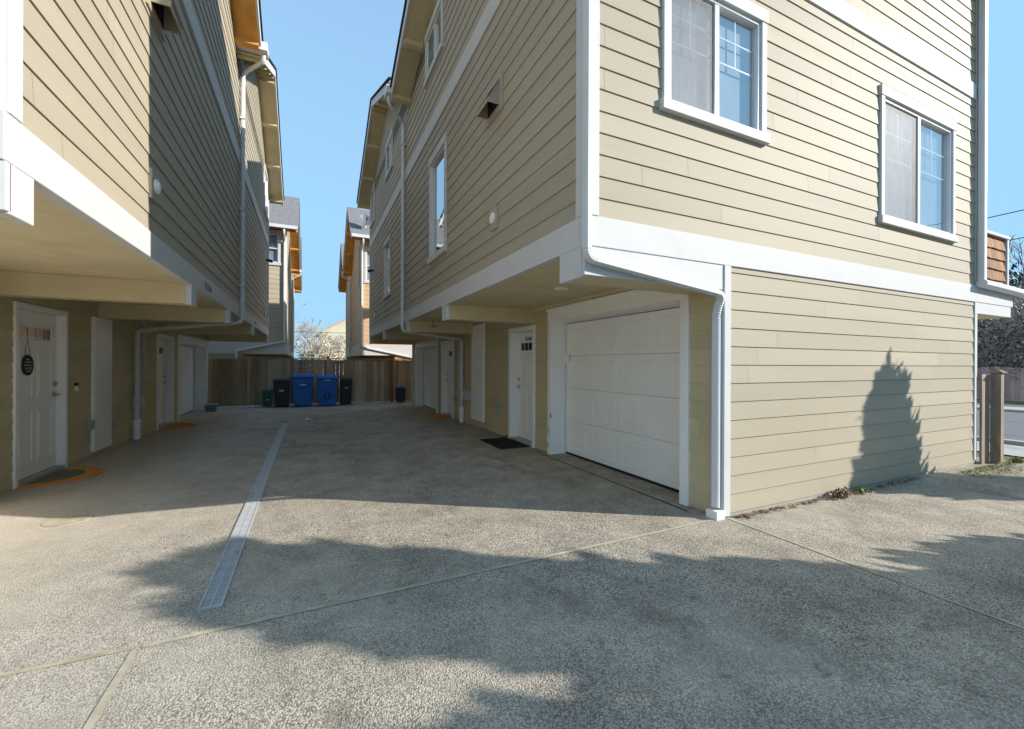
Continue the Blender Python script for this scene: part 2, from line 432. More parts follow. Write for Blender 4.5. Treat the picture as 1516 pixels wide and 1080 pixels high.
def text_mesh(name, s, size, mat, parent, w, a, o, z, bold=.004, space=1.18, thick=.004):
    """text on wall w centred at a, baseline z; reads left to right as seen from outside"""
    cu = bpy.data.curves.new(name+'_text', 'FONT'); cu.body = s; cu.size = size; cu.align_x = 'CENTER'; cu.extrude = thick/2; cu.offset = size*bold; cu.space_character = space
    to = bpy.data.objects.new(name+'_text', cu); col.objects.link(to)
    dg = bpy.context.evaluated_depsgraph_get()
    me = bpy.data.meshes.new_from_object(to.evaluated_get(dg)); bpy.data.objects.remove(to)
    sg = {'R': 1, 'L': 1, 'F': 1}[w.k]
    mb = MB()
    for v in me.vertices:
        x, y, zz = v.co
        aa = a + (x if w.k in ('F','L') else -x)
        mb.v.append(w.m(aa, o+zz+thick/2, z+y))
    for p in me.polygons: mb.face(list(p.vertices))
    bpy.data.meshes.remove(me)
    return mb.build(name, mat, parent)

def entry_door(parent, w, a0, a1, z0, z1, handle_side, inset=.13, number=None, t=.085):
    """casing outside a0..a1; handle_side = +1 at the larger a"""
    mb = MB()
    w.box(mb, a0, a0+t, -inset-.03, .03, z0, z1-t); w.box(mb, a1-t, a1, -inset-.03, .03, z0, z1-t); w.box(mb, a0, a1, -inset-.03, .032, z1-t, z1)
    d = mb.build('door', M['white_clean'], parent, .004)
    s0, s1, q0, q1 = a0+t, a1-t, z0+.045, z1-t
    sl = MB(); w.box(sl, s0+.004, s1-.004, -inset-.05, -inset, q0, q1-.004)
    W = s1-s0; H = q1-q0; o = -inset
    for (p0,p1) in ((.14,.45),(.55,.86)):
        for (r0,r1) in ((.08,.40),(.47,.74)):
            A0, A1, Z0, Z1 = s0+W*p0, s0+W*p1, q0+H*r0, q0+H*r1
            for (b0,b1,c0,c1) in ((A0,A1,Z0,Z0+.014),(A0,A1,Z1-.014,Z1),(A0,A0+.014,Z0+.014,Z1-.014),(A1-.014,A1,Z0+.014,Z1-.014)):
                w.box(sl, b0,b1,o,o+.009,c0,c1)
            w.box(sl, A0+.05, A1-.05, o, o+.007, Z0+.05, Z1-.05)
    # frame of the small lights
    L0, L1, Z0, Z1 = s0+W*.16, s0+W*.84, q0+H*.825, q0+H*.905
    for (b0,b1,c0,c1) in ((L0-.03,L1+.03,Z0-.025,Z0),(L0-.03,L1+.03,Z1,Z1+.025),(L0-.03,L0,Z0,Z1),(L1,L1+.03,Z0,Z1)): w.box(sl,b0,b1,o,o+.012,c0,c1)
    sl.build('slab', M['door'], d, .003)
    for i in range(4):
        g = MB(); u0 = L0+(L1-L0)*(i+.10)/4; u1 = L0+(L1-L0)*(i+.90)/4
        w.box(g, u0, u1, o, o+.006, Z0+.012, Z1-.012); g.build('pane', M['dark_glass'], d)
    th = MB(); w.box(th, a0+t+.002, a1-t-.002, -inset-.02, .028, z0, z0+.042); th.build('threshold', M['grey_box'], d, .003)
    ha = s1-.07 if handle_side > 0 else s0+.07
    h = MB(); c = w.m(ha, o, z0+.98); n = Vector(w.m(0,1,0))-Vector(w.m(0,0,0))
    h.disc_tube(c, n, .032, .012, 18); h.disc_tube(Vector(c)+n*.012, n, .012, .035, 12)
    ax = -1 if handle_side > 0 else 1
    h.sweep([w.m(ha, o+.05, z0+.98), w.m(ha+ax*.05, o+.054, z0+.98), w.m(ha+ax*.11, o+.05, z0+.975)], [(.011,-.008),(.011,.008),(-.011,.008),(-.011,-.008)])
    h.build('handle', M['nickel'], d)
    h = MB(); h.disc_tube(w.m(ha, o, z0+1.12), n, .031, .02, 18); h.disc_tube(Vector(w.m(ha,o,z0+1.12))+n*.02, n, .012, .018, 10); h.build('deadbolt', M['nickel'], d)
    if number:
        text_mesh('house_number', number, .088, M['number'], d, w, (L0+L1)/2, o+.003, Z1+.034, bold=.02)
    return (a0+.03, a1-.03, z0-.1, z1-.03), d

def garage(parent, w, a0, a1, z1, inset=.24, header=.20):
    mb = MB(); t = .105; zt = z1
    w.box(mb, a0, a0+t, -inset-.04, .034, gz(0,a0)-.02, zt-header); w.box(mb, a1-t, a1, -inset-.04, .034, gz(0,a1)-.02, zt-header)
    w.box(mb, a0, a1, -inset-.04, .038, zt-header, zt); w.box(mb, a0-.02, a1+.02, .038, .058, zt-.035, zt)
    g = mb.build('garage_door', M['white_clean'], parent, .004)
    s = MB(); w.box(s, a0+t, a0+t+.025, -inset, -inset+.03, 0, zt-header); w.box(s, a1-t-.025, a1-t, -inset, -inset+.03, 0, zt-header); w.box(s, a0+t+.025, a1-t-.025, -inset, -inset+.03, zt-header-.025, zt-header)
    s.build('door_stop', M['vinyl'], g, .003)
    zg = min(gz(0,a0), gz(0,a1)); p = MB(); H = zt-header-.028-zg-.03; n = 4
    A0, A1 = a0+t+.003, a1-t-.003; o = -inset
    for r in range(n):
        z0 = zg+.03+H*r/n; z2 = zg+.03+H*(r+1)/n-.0035
        w.box(p, A0, A1, o-.045, o, z0, z2)
        for c in range(4):
            u0 = A0+(A1-A0)*(c+.09)/4; u1 = A0+(A1-A0)*(c+.91)/4; v0 = z0+.075; v1 = z2-.075
            for (b0,b1,c0,c1) in ((u0,u1,v0,v0+.016),(u0,u1,v1-.016,v1),(u0,u0+.016,v0+.016,v1-.016),(u1-.016,u1,v0+.016,v1-.016)): w.box(p,b0,b1,o,o+.008,c0,c1)
            w.box(p, u0+.05, u1-.05, o, o+.006, v0+.05, v1-.05)
    p.build('door_panel', M['door'], g, .004)
    b = MB(); w.box(b, A0, A1, o-.03, o+.006, zg-.01, zg+.028); b.build('bottom_seal', M['rubber'], g)
    return (a0+.04, a1-.04, -.3, zt-.04), g

def spout(path_pts, r_bend, prof, corr=True):
    """downspout path with rounded, pleated elbows -> (points, scales)"""
    pts = [Vector(path_pts[0])]; sc = [1.0]
    for i in range(1, len(path_pts)-1):
        n = 12
        a = arc(pts[-1], path_pts[i], path_pts[i+1], r_bend, n)
        for j, q in enumerate(a):
            pts.append(q); sc.append(.90 if (corr and j % 2) else 1.0)
    pts.append(Vector(path_pts[-1])); sc.append(1.0)
    mb = MB(); mb.sweep(pts, prof, sc, hint=(0,1,0)); return mb
def rrect(w, d, r=.012):
    out = []
    for sx, sy in ((1,1),(-1,1),(-1,-1),(1,-1)):
        for k in ((0,1) if sx*sy > 0 else (1,0)):
            out.append((sx*(w/2-(r if k else 0)), sy*(d/2-(0 if k else r))))
    return out
PROF = rrect(.072, .054)

def gable(parent, sx, x_out, x_in, y0, yr, y1, z0, zr, z1, soffit_mat, wall_x, lookouts=True, roofmat=None, board=.15):
    """roof over one gable; z = top of roofing at eave, ridge, eave; sx = +1 when the rake is on the -x side"""
    def ext(mb, off0, off1, xa, xb, pad=0):
        top = [(y0-pad, z0+off1),(yr, zr+off1),(y1+pad, z1+off1)]; bot = [(y1+pad, z1+off0),(yr, zr+off0),(y0-pad, z0+off0)]
        poly = top+bot
        mb.prism(poly, lambda p: (xa, p[0], p[1]), lambda p: (xb, p[0], p[1]))
    m1 = MB(); ext(m1, -.045, 0, x_out-.03*sx, x_in, .02); roof = m1.build('roof', roofmat or M['shingle_dark'], parent)
    m2 = MB(); ext(m2, -.045-board-.03, -.047, x_out, x_out+.035*sx, .0); m2.build('rake_board', M['white'], roof, .003)
    m3 = MB(); ext(m3, -.045-board, -.045-board+.03, x_out+.036*sx, x_in); m3.build('soffit', soffit_mat, roof)
    if lookouts:
        for t in (.04,.36,.68,.96):
            for (ya,za,yb,zb) in ((y0,z0,yr,zr),(y1,z1,yr,zr)):
                y = ya+(yb-ya)*t; z = za+(zb-za)*t - .045-board; sl_ = (zb-za)/(yb-ya); dy = .045; m4 = MB()
                m4.prism([(y-dy, z-dy*sl_-.002),(y+dy, z+dy*sl_-.002),(y+dy, z+dy*sl_-.09),(y-dy, z-dy*sl_-.09)], lambda p: (x_out+.037*sx,p[0],p[1]), lambda p: (wall_x+.05*sx,p[0],p[1]))
                m4.build('lookout', soffit_mat, roof)
    return roof

def vent_hood(parent, w, a0, a1, z0, z1, flip):
    mb = MB(); w.box(mb, a0-.07, a1+.07, .0, .028, z0-.07, z1+.06)
    v = mb.build('vent_hood', M['siding'], parent, .003)
    h = MB(); t = .012; d = .13
    # hood: sloped top, two cheeks, open bottom
    P = lambda a,o,z: w.m(a,o,z)
    for a in (a0, a1-t):
        h.prism([(.028,z0),(.028+d,z0),(.028+d,z0+.05),(.028,z1)], lambda p, a=a: P(a,p[0],p[1]), lambda p, a=a: P(a+t,p[0],p[1]))
    h.prism([(.028,z1-.0),(.028+d+.02,z0+.045),(.028+d+.02,z0+.057),(.028,z1+.012)], lambda p: P(a0-.01,p[0],p[1]), lambda p: P(a1+.01,p[0],p[1]))
    h.prism([(.028+d-.0,z0),(.028+d+.012,z0),(.028+d+.012,z0+.05),(.028+d,z0+.05)], lambda p: P(a0,p[0],p[1]), lambda p: P(a1,p[0],p[1]))
    h.build('hood', M['siding'], v)
    k = MB(); w.box(k, a0+.02, a1-.02, .029, .034, z0+.005, z1-.06); k.build('duct_opening', M['rubber'], v)
def box_light(parent, w, a, z):
    mb = MB(); w.box(mb, a-.09, a+.09, .0, .032, z-.13, z+.13); p = mb.build('mounting_block', M['siding'], parent, .004)
    n = Vector(w.m(0,1,0))-Vector(w.m(0,0,0))
    k = MB(); k.disc_tube(w.m(a,.032,z), n, .062, .018, 22); k.disc_tube(Vector(w.m(a,.05,z)), n, .036, .012, 18); k.build('round_cover', M['white_clean'], p)
def outlet(parent, w, a, z):
    mb = MB(); w.box(mb, a-.045, a+.045, .01, .07, z-.06, z+.06); w.box(mb, a-.052, a+.052, .07, .078, z-.066, z+.066)
    mb.build('outlet_cover', M['grey_box'], parent, .006)
def spotlight(parent, w, a, z):
    n = Vector(w.m(0,1,0))-Vector(w.m(0,0,0)); mb = MB()
    mb.disc_tube(w.m(a,0,z), n, .05, .03, 16); mb.tube([w.m(a,.03,z), w.m(a,.08,z-.02)], .018, 10)
    mb.tube([w.m(a+.05,.07,z+.0), w.m(a-.13,.16,z-.06)], .048, 14); mb.build('security_camera', M['black'], parent)

# ------------------------------------------------------------------ townhouse rows flanking the alley
YF = 2.75
def row(side):
    """side = +1 right row, -1 left row"""
    right = side > 0
    XG, XU = (3.42, 1.92) if right else (-2.95, -1.27)
    far = 15.75 if right else 16.55
    XE = 8.65 if right else -9.2
    xe_out = 1.52 if right else -.84
    WG = Wall('R' if right else 'L', XG); WU = Wall('R' if right else 'L', XU); WF = Wall('F', YF)
    root = empty('townhouse_row', (XG, YF, 0))
    rnd = random.Random(3 if right else 5)
    s = side
    # ---- openings in the ground storey
    holes = []
    if right:
        h, g = garage(root, WG, 3.11, 5.88, 2.26); holes.append(h)
        k = MB(); WG.box(k, 5.60, 5.66, -.19, -.11, 1.42, 1.56); k2 = k.build('keypad', M['white_clean'], g, .006)
        sr = random.Random(14)
        for (yc, zc, ry, rz) in ((5.64,.60,.045,.05),(5.70,.36,.014,.12),(5.72,.13,.02,.05)):
            n_ = 14; sc_ = MB(); sc_.prism([(yc+.14+ry*math.cos(6.283*i/n_)*sr.uniform(.45,1.1), zc+rz*math.sin(6.283*i/n_)*sr.uniform(.45,1.1)) for i in range(n_)], lambda p: (XG-.0345,p[0],p[1]), lambda p: (XG-.0352,p[0],p[1]))
            sc_.build('worn_paint', M['grey_box'], g)
        h, _ = entry_door(root, WG, 6.33, 7.36, 0, 2.06, +1, number='1214A'); holes.append(h)
        h, _ = entry_door(root, WG, 10.80, 11.95, gz(0,11), 2.03, +1); holes.append(h)
        h, _ = garage(root, WG, 12.35, 15.2, 2.16); holes.append(h)
        box0, box1, boxz = 8.62, 9.36, .14
        outlet(root, WG, 7.80, .56); outlet(root, WG, 10.6, .52)
    else:
        h, _ = garage(root, WG, 3.0, 5.75, 2.2); holes.append(h)
        h, _ = entry_door(root, WG, 6.605, 7.74, 0, 2.07, +1, inset=.06, t=.06); holes.append(h)
        h, _ = entry_door(root, WG, 11.5, 12.72, gz(0,12), 2.02, +1); holes.append(h)
        h, _ = garage(root, WG, 13.1, 16.4, 2.10, inset=.3); holes.append(h)
        box0, box1, boxz = 8.47, 9.10, .06
        outlet(root, WG, 8.36, .48); outlet(root, WG, 9.22, .36)
        bell = MB(); WG.box(bell, 7.96, 8.01, .01, .04, 1.0, 1.07); b1 = bell.build('doorbell', M['white_clean'], root, .006)
        bell = MB(); WG.box(bell, 7.958, 8.012, .01, .043, 1.072, 1.115); bell.build('doorbell_camera', M['black'], b1, .006)
    # ---- siding
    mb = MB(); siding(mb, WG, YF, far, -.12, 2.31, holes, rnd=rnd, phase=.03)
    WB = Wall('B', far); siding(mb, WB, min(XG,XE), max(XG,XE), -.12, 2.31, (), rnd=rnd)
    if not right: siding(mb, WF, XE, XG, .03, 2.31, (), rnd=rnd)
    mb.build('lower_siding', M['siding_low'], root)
    if right:
        mb = MB(); siding(mb, WF, XG, XE-.02, .03, 2.31, (), rnd=rnd); mb.build('end_siding', M['siding'], root)
    # ---- upper windows
    uh = []; fh = []
    if right:
        uh.append(window(root, WU, 6.66, 7.80, 6.43, 7.36, 'slider', blinds=None, flip=True))
        uh.append(window(root, WU, 6.44, 7.47, 3.14, 4.97, 'single', blinds=None))
        uh.append(window(root, WU, 11.22, 12.29, 6.43, 7.40, 'slider', blinds=None, flip=True))
        uh.append(window(root, WU, 14.60, 15.55, 6.05, 7.33, 'slider', blinds=None, flip=True))
        uh.append(window(root, WU, 11.52, 12.53, 3.19, 4.78, 'single', blinds='shade', lower=.0))
        fh.append(window(root, WF, 2.66, 4.005, 3.535, 4.82, 'slider', muntin=True, blinds='shade', lower=0))
        fh.append(window(root, WF, 6.04, 7.93, 3.07, 4.70, 'slider', muntin=True, blinds='slats'))
    else:
        uh.append(window(root, WU, 14.9, 16.0, 6.0, 7.4, 'slider', blinds='shade'))
    # roof outline (top of roofing), per gable: y0, yr, y1, z0, zr, z1
    G = [(2.35,5.9,9.30,7.15,8.42,7.13),(9.34,12.4,16.2,7.45,8.70,7.14)] if right else [(2.3,6.1,9.45,7.55,9.25,7.50),(9.50,12.95,16.95,7.42,9.18,7.10)]
    up = MB(); b2z0, b2z1 = (5.41,5.67) if right else (5.28,5.55)
    if right:
        siding(up, WU, YF, far, 2.54, b2z0, uh, rnd=rnd, exp=.170, phase=.012); siding(up, WU, YF, far, b2z1, 7.0, uh, rnd=rnd, exp=.170)
        siding(up, WF, XU, XE, 2.54, 5.18, fh, rnd=rnd, exp=.170, phase=.012); siding(up, WF, XU, XE, 5.40, 7.2, fh, rnd=rnd, exp=.170)
    else:
        siding(up, WU, YF, far, 2.52, b2z0, uh, rnd=rnd, exp=.170); siding(up, WU, YF, far, b2z1, 7.0, uh, rnd=rnd, exp=.170)
        siding(up, WF, XE, XU, 2.54, 7.2, (), rnd=rnd, exp=.170)
    for (y0,yr,y1,z0,zr,z1) in G:
        lo = lambda z: max(y0, YF) if z < z0-.12 else min(yr, y0+(z+.12-z0)*(yr-y0)/(zr-z0))
        hi = lambda z: min(y1, far) if z < z1-.12 else max(yr, y1-(z+.12-z1)*(y1-yr)/(zr-z1))
        lo2 = lambda z: max(lo(z), YF); hi2 = lambda z: min(hi(z), far)
        siding(up, WU, lo2, hi2, 7.0, zr-.13, [h for h in uh if h[3] > 7.0], rnd=rnd, exp=.170)
    siding(up, WB, min(XU,XE), max(XU,XE), 2.54, 7.2, (), rnd=rnd)
    up.build('upper_siding', M['siding'], root)
    # end wall away from the alley and the floor inside
    c = MB(); c.quad((XE,YF,0),(XE,far,0),(XE,far,7.3),(XE,YF,7.3)); c.build('end_wall', M['siding'], root)
    # ---- white bands
    bd = MB(); z0, z1 = (2.31,2.545) if right else (2.31,2.535)
    WU.box(bd, YF+.0505, far+.024, -.05, .026, z0, z1)
    if right:
        WF.box(bd, XU-.026, 9.85, -.05, .026, z0, z1)
    else: WF.box(bd, XE, XU+.026, -.05, .026, z0, z1)
    bd.build('skirt_band', M['white'], root, .004)
    b2 = MB(); WU.box(b2, YF+.11, far-.1, -.02, .026, b2z0, b2z1)
    if right: WF.box(b2, XU+.11, XE-.03, -.02, .026, 5.18, 5.40)
    b2.build('upper_band', M['white'], root, .004)
    # ---- corner boards
    def board(*parts):
        cb = MB()
        for (w_, *q) in parts: w_.box(cb, *q)
        cb.build('corner_board', M['white'], root, .004)
    board((WU, YF, YF+.105, -.01, .030, z1, 7.2), (WF, XU, XU+s*.10, -.01, .031, z1, 7.2))
    board((WU, far-.09, far, -.01, .030, z1, 6.85))
    if right:
        board((WF, XG-.002, XG+.088, -.01, .030, .012, 2.309), (WG, YF, YF+.012, -.01, .024, .01, 2.309))
        board((WF, XE-.10, XE-.02, -.01, .022, .06, 2.309))
        board((WF, XE-.07, XE, -.01, .026, 2.545, 7.1))
    board((WG, far-.10, far, -.01, .034, -.12, 2.309))
    # ---- soffit over the drive, beams
    so = MB(); so.box(XU+s*.03, XG, YF+.03, far-.03, 2.325, 2.36); so.build('soffit', M['soffit'], root)
    bl = [(2.77,3.08),(6.39,6.61),(9.27,9.46),(12.5,12.68),(15.5,15.72)] if right else [(2.77,2.94),(6.13,6.35),(8.68,8.9),(12.16,12.42),(16.3,16.5)]
    for y0, y1 in bl:
        be = MB(); be.box(XU+s*.03, XG, y0, y1, 2.085, 2.324); bo = be.build('beam', M['tan_trim'], root, .004)
        ce = MB(); ce.box(XU-s*.028, XU+s*.029, y0-.012, y1+.012, 2.075, 2.309); ce.build('beam_cap', M['white'], bo, .003)
    hd = MB()
    if right:
        hd.box(XE-.018, 9.80, YF-.018, YF+.02, 2.15, 2.309); hd.build('header_board', M['white'], root, .003); hd = MB()
        hd.box(XU-.028, XG-.003, YF-.018, YF+.019, 2.085, 2.309)
    else: hd.box(XG, XU+.028, YF-.018, YF+.019, 2.085, 2.309)
    hd.build('header_board', M['white'], root, .003)
    # ceiling trim strip under the soffit along the recessed wall
    tr = MB(); WG.box(tr, YF+.34, far-.2, .018, .05, 2.27, 2.324); tr.build('ceiling_trim', M['tan_trim'], root)
    # ---- boxed chase, narrow board and cross board
    ch = MB(); WG.box(ch, box0, box1, 0, .05, boxz, 2.084 if not right else 2.30); cho = ch.build('pipe_chase', M['white_clean'], root, .006)
    n0 = 10.28 if right else 10.6
    nb = MB(); WG.box(nb, n0, n0+.05, .0, .05, gz(0,10)+.12, 2.28); nb.build('narrow_board', M['white'], root, .004)
    cr = MB(); WG.box(cr, box1+.001 if right else 10.1, n0-.001, .02, .06, .55, .78); cr.build('cross_board', M['white'], root, .004)
    # ---- roofs
    for i, (y0,yr,y1,a,b,cz) in enumerate(G):
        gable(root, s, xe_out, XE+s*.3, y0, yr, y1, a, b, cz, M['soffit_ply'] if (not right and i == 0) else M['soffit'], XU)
    # ---- valley gutter and its downspout
    yv = 9.32 if right else 9.47
    gt = MB(); zt = 7.16 if right else 7.42; xo = xe_out - s*.10
    for (p0,p1,q0,q1) in ((yv-.14,yv+.14,zt-.13,zt-.12),(yv-.14,yv-.13,zt-.12,zt+.03),(yv+.13,yv+.14,zt-.12,zt+.03)): gt.box(xo, XE, p0, p1, q0, q1)
    gt.box(xo, xo+s*.008, yv-.129, yv+.129, zt-.119, zt+.03)
    gt.build('gutter', M['pipe'], root, .003)
    yd = 9.62 if right else 9.95
    xw = XU - s*.065
    xl = XG - s*.075; yl = 9.95 if right else 10.12
    path = [(xo+s*.07, yv, zt-.12), (xo+s*.07, yv, zt-.27), (xw, yd, zt-.46 if right else zt-.30), (xw, yd, 2.12 if right else 2.20), (xl, yl, 1.99), (xl, yl, gz(0,10)+.30)]
    sp = spout(path, .09, rrect(.075,.075,.024)); dn = sp.build('downspout', M['pipe'], root, 0)
    ad = MB(); ad.tube([(xl,yl,gz(0,10)-.02),(xl,yl,gz(0,10)+.28),(xl,yl,gz(0,10)+.30),(xl,yl,gz(0,10)+.36)], .056, 14, [1,1,1.12,1.12]); ad.build('drain_adapter', M['white_clean'], dn)
    cl = MB()
    for z in (6.2, 4.4, 2.9): WU.box(cl, yd-.055, yd+.055, .02, .11, z, z+.03)
    cl.build('pipe_straps', M['pipe'], dn)
    # ---- details
    if right:
        vent_hood(root, WU, 4.38, 4.72, 4.28, 4.56, False); box_light(root, WU, 4.53, 3.06); spotlight(root, WU, 14.95, 4.5); box_light(root, WU, 14.3, 2.95)
        # recessed lamp in the soffit
        lp = MB(); lp.disc_tube((2.78, 4.50, 2.325), (0,0,-1), .085, .012, 24); lo_ = lp.build('recessed_light', M['white_clean'], root)
        ln = MB(); ln.disc_tube((2.78, 4.50, 2.312), (0,0,-1), .055, .004, 20); ln.build('lens', M['label'], lo_)
        # hanging hook under the second beam
        hk = MB(); hk.tube([(2.35,8.9,2.325),(2.35,8.9,2.19),(2.37,8.9,2.16),(2.40,8.9,2.18)], .006, 6); hk.tube([(2.28,8.9,2.19),(2.44,8.9,2.19)], .008, 6); hk.build('hanging_hook', M['black'], root)
        # corner downspout: down the corner, along under the band, down the lower corner
        x1 = XU-.030; y1_ = YF-.075
        sp = spout([(x1,y1_+.022,7.0),(x1,y1_+.022,2.20),(3.372,y1_+.03,2.035),(3.372,YF+.022,1.90),(3.372,YF+.022,.10)], .075, PROF)
        dd = sp.build('downspout', M['pipe'], root)
        a2 = MB(); a2.box(3.315,3.428,YF-.04,YF+.085,-.02,.075); a2.build('drain_adapter', M['white_clean'], dd, .008)
        # downspout at the far end of the sunlit wall, its outlet running right
        sp = spout([(XE-.035,YF-.07,7.0),(XE-.035,YF-.07,2.60)], .1, rrect(.075,.10)); d3 = sp.build('downspout', M['pipe'], root)
        o3 = MB(); o3.sweep([(XE-.09,YF-.085,2.565),(XE+.7,YF-.085,2.545),(XE+1.5,YF-.085,2.52)], rrect(.105,.115,.03), hint=(0,0,1)); o3.build('outlet_trough', M['pipe'], d3)
        # deck beside the building: shingled parapet on the white band
        pb = MB(); pb.box(8.86,9.80,YF+.06,YF+1.8,2.546,3.36); par = pb.build('deck_parapet', M['old_wood'], root)
        sh = MB(); rr = random.Random(11); ez = .158
        for r in range(6):
            z0_ = 2.55+r*ez; x = 8.84 - rr.uniform(0,.1)
            while x < 9.76:
                ww = rr.uniform(.09,.20); xa = max(x,8.84); xb = min(x+ww-.004, 9.775)
                if xb-xa > .02:
                    zz = z0_+rr.uniform(-.006,.006); zt_ = min(zz+ez+.02, 3.36)
                    sh.prism([(YF+.024,zz),(YF+.038,zz),(YF+.055,zt_),(YF+.049,zt_)], lambda p, xa=xa: (xa,p[0],p[1]), lambda p, xb=xb: (xb,p[0],p[1]))
                x += ww
        sh.build('cedar_shingles', M['cedar'], par)
        cp = MB(); cp.box(8.78,9.86,YF-.0,YF+1.84,3.361,3.405); cp.box(9.776,9.835,YF+.012,YF+.06,2.547,3.36); cp.build('parapet_cap', M['white'], par, .004)
        fl = MB(); fl.box(XE+.002,9.78,YF+.021,YF+3,2.15,2.30); fl.build('deck_floor', M['tan_trim'], root)
        fd = MB(); WF.box(fd, XG+.09, XE-.03, -.08, .004, -.05, .03); fd.build('foundation', M['concrete'], root)
        lab = 'beige lap-sided townhouse row on the right with sunlit end wall and white garage door'
    else:
        vent_hood(root, WU, 4.66, 5.02, 4.50, 4.78, True); box_light(root, WU, 4.80, 2.96); spotlight(root, WU, 15.9, 4.72); box_light(root, WU, 15.2, 2.95)
        text_mesh('house_number', '1212A', .12, M['number'], root, WU, 7.02, .028, 2.375, space=1.45)
        text_mesh('house_number', '1212B', .10, M['number'], root, WU, 12.7, .028, 2.38)
        lab = 'beige lap-sided townhouse row on the left, partly shaded, rainbow doormat at its door'
    return tag(root, lab, 'townhouse')
right_row = row(1)
left_row = row(-1)

# ------------------------------------------------------------------ houses beyond the fence
def far_house(right):
    XA = 2.02 if right else -.88
    s = 1 if right else -1; Y0 = 20.0; Y1 = 28.0 if right else 29.6; YV = 24.4 if right else 25.0; XE = 9.5 if right else -9.5
    zb = 1.76; base = -.5
    mat = M['far_siding'] if right else M['far_siding_grey']
    root = empty('townhouse', (XA+s*1.5, Y0, base)); rnd = random.Random(21)
    W1 = Wall('R' if right else 'L', XA); W2 = Wall('F', Y0); xg = XA+s*1.5; W3 = Wall('R' if right else 'L', xg)
    hs = []
    if right: hs.append(window(root, W2, 2.17, 3.15, 4.95, 6.55, 'hung', blinds='shade', tw=.10))
    else:
        hs.append(window(root, W2, -2.25, -1.07, 5.38, 6.80, 'hung', blinds='shade', tw=.11))
    mb = MB(); lo, hi = min(XA,XE), max(XA,XE)
    siding(mb, W2, lo, hi, 2.23, 6.85, hs, exp=.2, rnd=rnd, joints=False)
    siding(mb, W2, min(xg,XE), max(xg,XE), base, zb, (), exp=.2, rnd=rnd, joints=False)
    siding(mb, W1, Y0, Y1, 2.23, 6.0, (), exp=.2, rnd=rnd, joints=False)
    siding(mb, W3, Y0, Y1, base, zb, (), exp=.2, rnd=rnd, joints=False)
    G = [(19.55,21.6,24.4,6.95,8.75,6.3),(24.4,26.2,28.4,6.3,8.2,6.0)] if right else [(19.55,22.1,25.0,6.95,9.0,6.3),(25.0,27.4,30.0,6.3,8.6,6.0)]
    for (y0,yr,y1,z0,zr,z1) in G:
        l2 = lambda z: max(Y0, min(yr, y0+(z+.15-z0)*(yr-y0)/(zr-z0))); h2 = lambda z: min(Y1, max(yr, y1-(z+.15-z1)*(y1-yr)/(zr-z1)))
        siding(mb, W1, l2, h2, 6.0, zr-.15, (), exp=.2, rnd=rnd, joints=False)
    mb.build('siding', mat, root)
    e = MB(); e.quad((XE,Y0,base),(XE,Y1,base),(XE,Y1,6),(XE,Y0,6.8)); e.quad((XE,Y1,base),(XA,Y1,base),(XA,Y1,6),(XE,Y1,6)); e.build('end_wall', mat, root)
    bd = MB(); W2.box(bd, lo-.02, hi, -.05, .03, zb, 2.23); W1.box(bd, Y0+.05, Y1, -.05, .028, zb, 2.23); bd.build('skirt_band', M['white'], root, .004)
    cb = MB(); W1.box(cb, Y0, Y0+.1, -.01, .03, 2.231, 6.7); W2.box(cb, XA, XA+s*.1, -.01, .031, 2.231, 6.7); cb.build('corner_board', M['white'], root); cb = MB(); W1.box(cb, Y1-.12, Y1, -.01, .03, 2.231, 6.0); cb.build('corner_board', M['white'], root)
    so = MB(); so.box(XA+s*.03, xg, Y0+.03, Y1, zb+.02, zb+.05); so.build('soffit', M['soffit'], root)
    xo = XA - s*.42
    for (y0,yr,y1,z0,zr,z1) in G:
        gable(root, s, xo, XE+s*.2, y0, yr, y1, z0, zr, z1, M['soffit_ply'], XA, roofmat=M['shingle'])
    gt = MB(); gt.box(xo, XE, 19.42, 19.55, 6.80, 6.93); gt.build('gutter', M['pipe'], root, .004); gt = MB(); gt.box(xo-s*.08, XE, YV-.08, YV+.08, 6.12, 6.26); gt.build('gutter', M['pipe'], root, .004)
    xs = XA + s*.06
    if right:
        path = [(xs,19.5,6.80),(xs,19.5,6.6),(xs,19.93,6.4),(xs,19.93,2.12),(4.6,19.93,1.62),(4.6,19.93,.0)]
    else:
        path = [(xs,19.5,6.80),(xs,19.5,6.6),(xs,19.93,6.4),(xs,19.93,2.28),(-2.6,19.93,1.86),(-2.6,19.93,1.4)]
    sp = spout(path, .10, rrect(.08,.08,.02)); sp.build('downspout', M['pipe'], root)
    y2 = YV+.1; p2 = [(xo-s*.03,YV,6.12),(xo-s*.03,YV,5.98),(XA-s*.07,y2,5.8),(XA-s*.07,y2,2.0)]
    spout(p2, .09, rrect(.08,.08,.02)).build('downspout', M['pipe'], root)
    return tag(root, 'tan townhouse beyond the fence on the right, satellite dish on its grey roof' if right else 'khaki townhouse beyond the fence on the left, grey roof and one white-framed window', 'townhouse')
far_house(True); far_house(False)

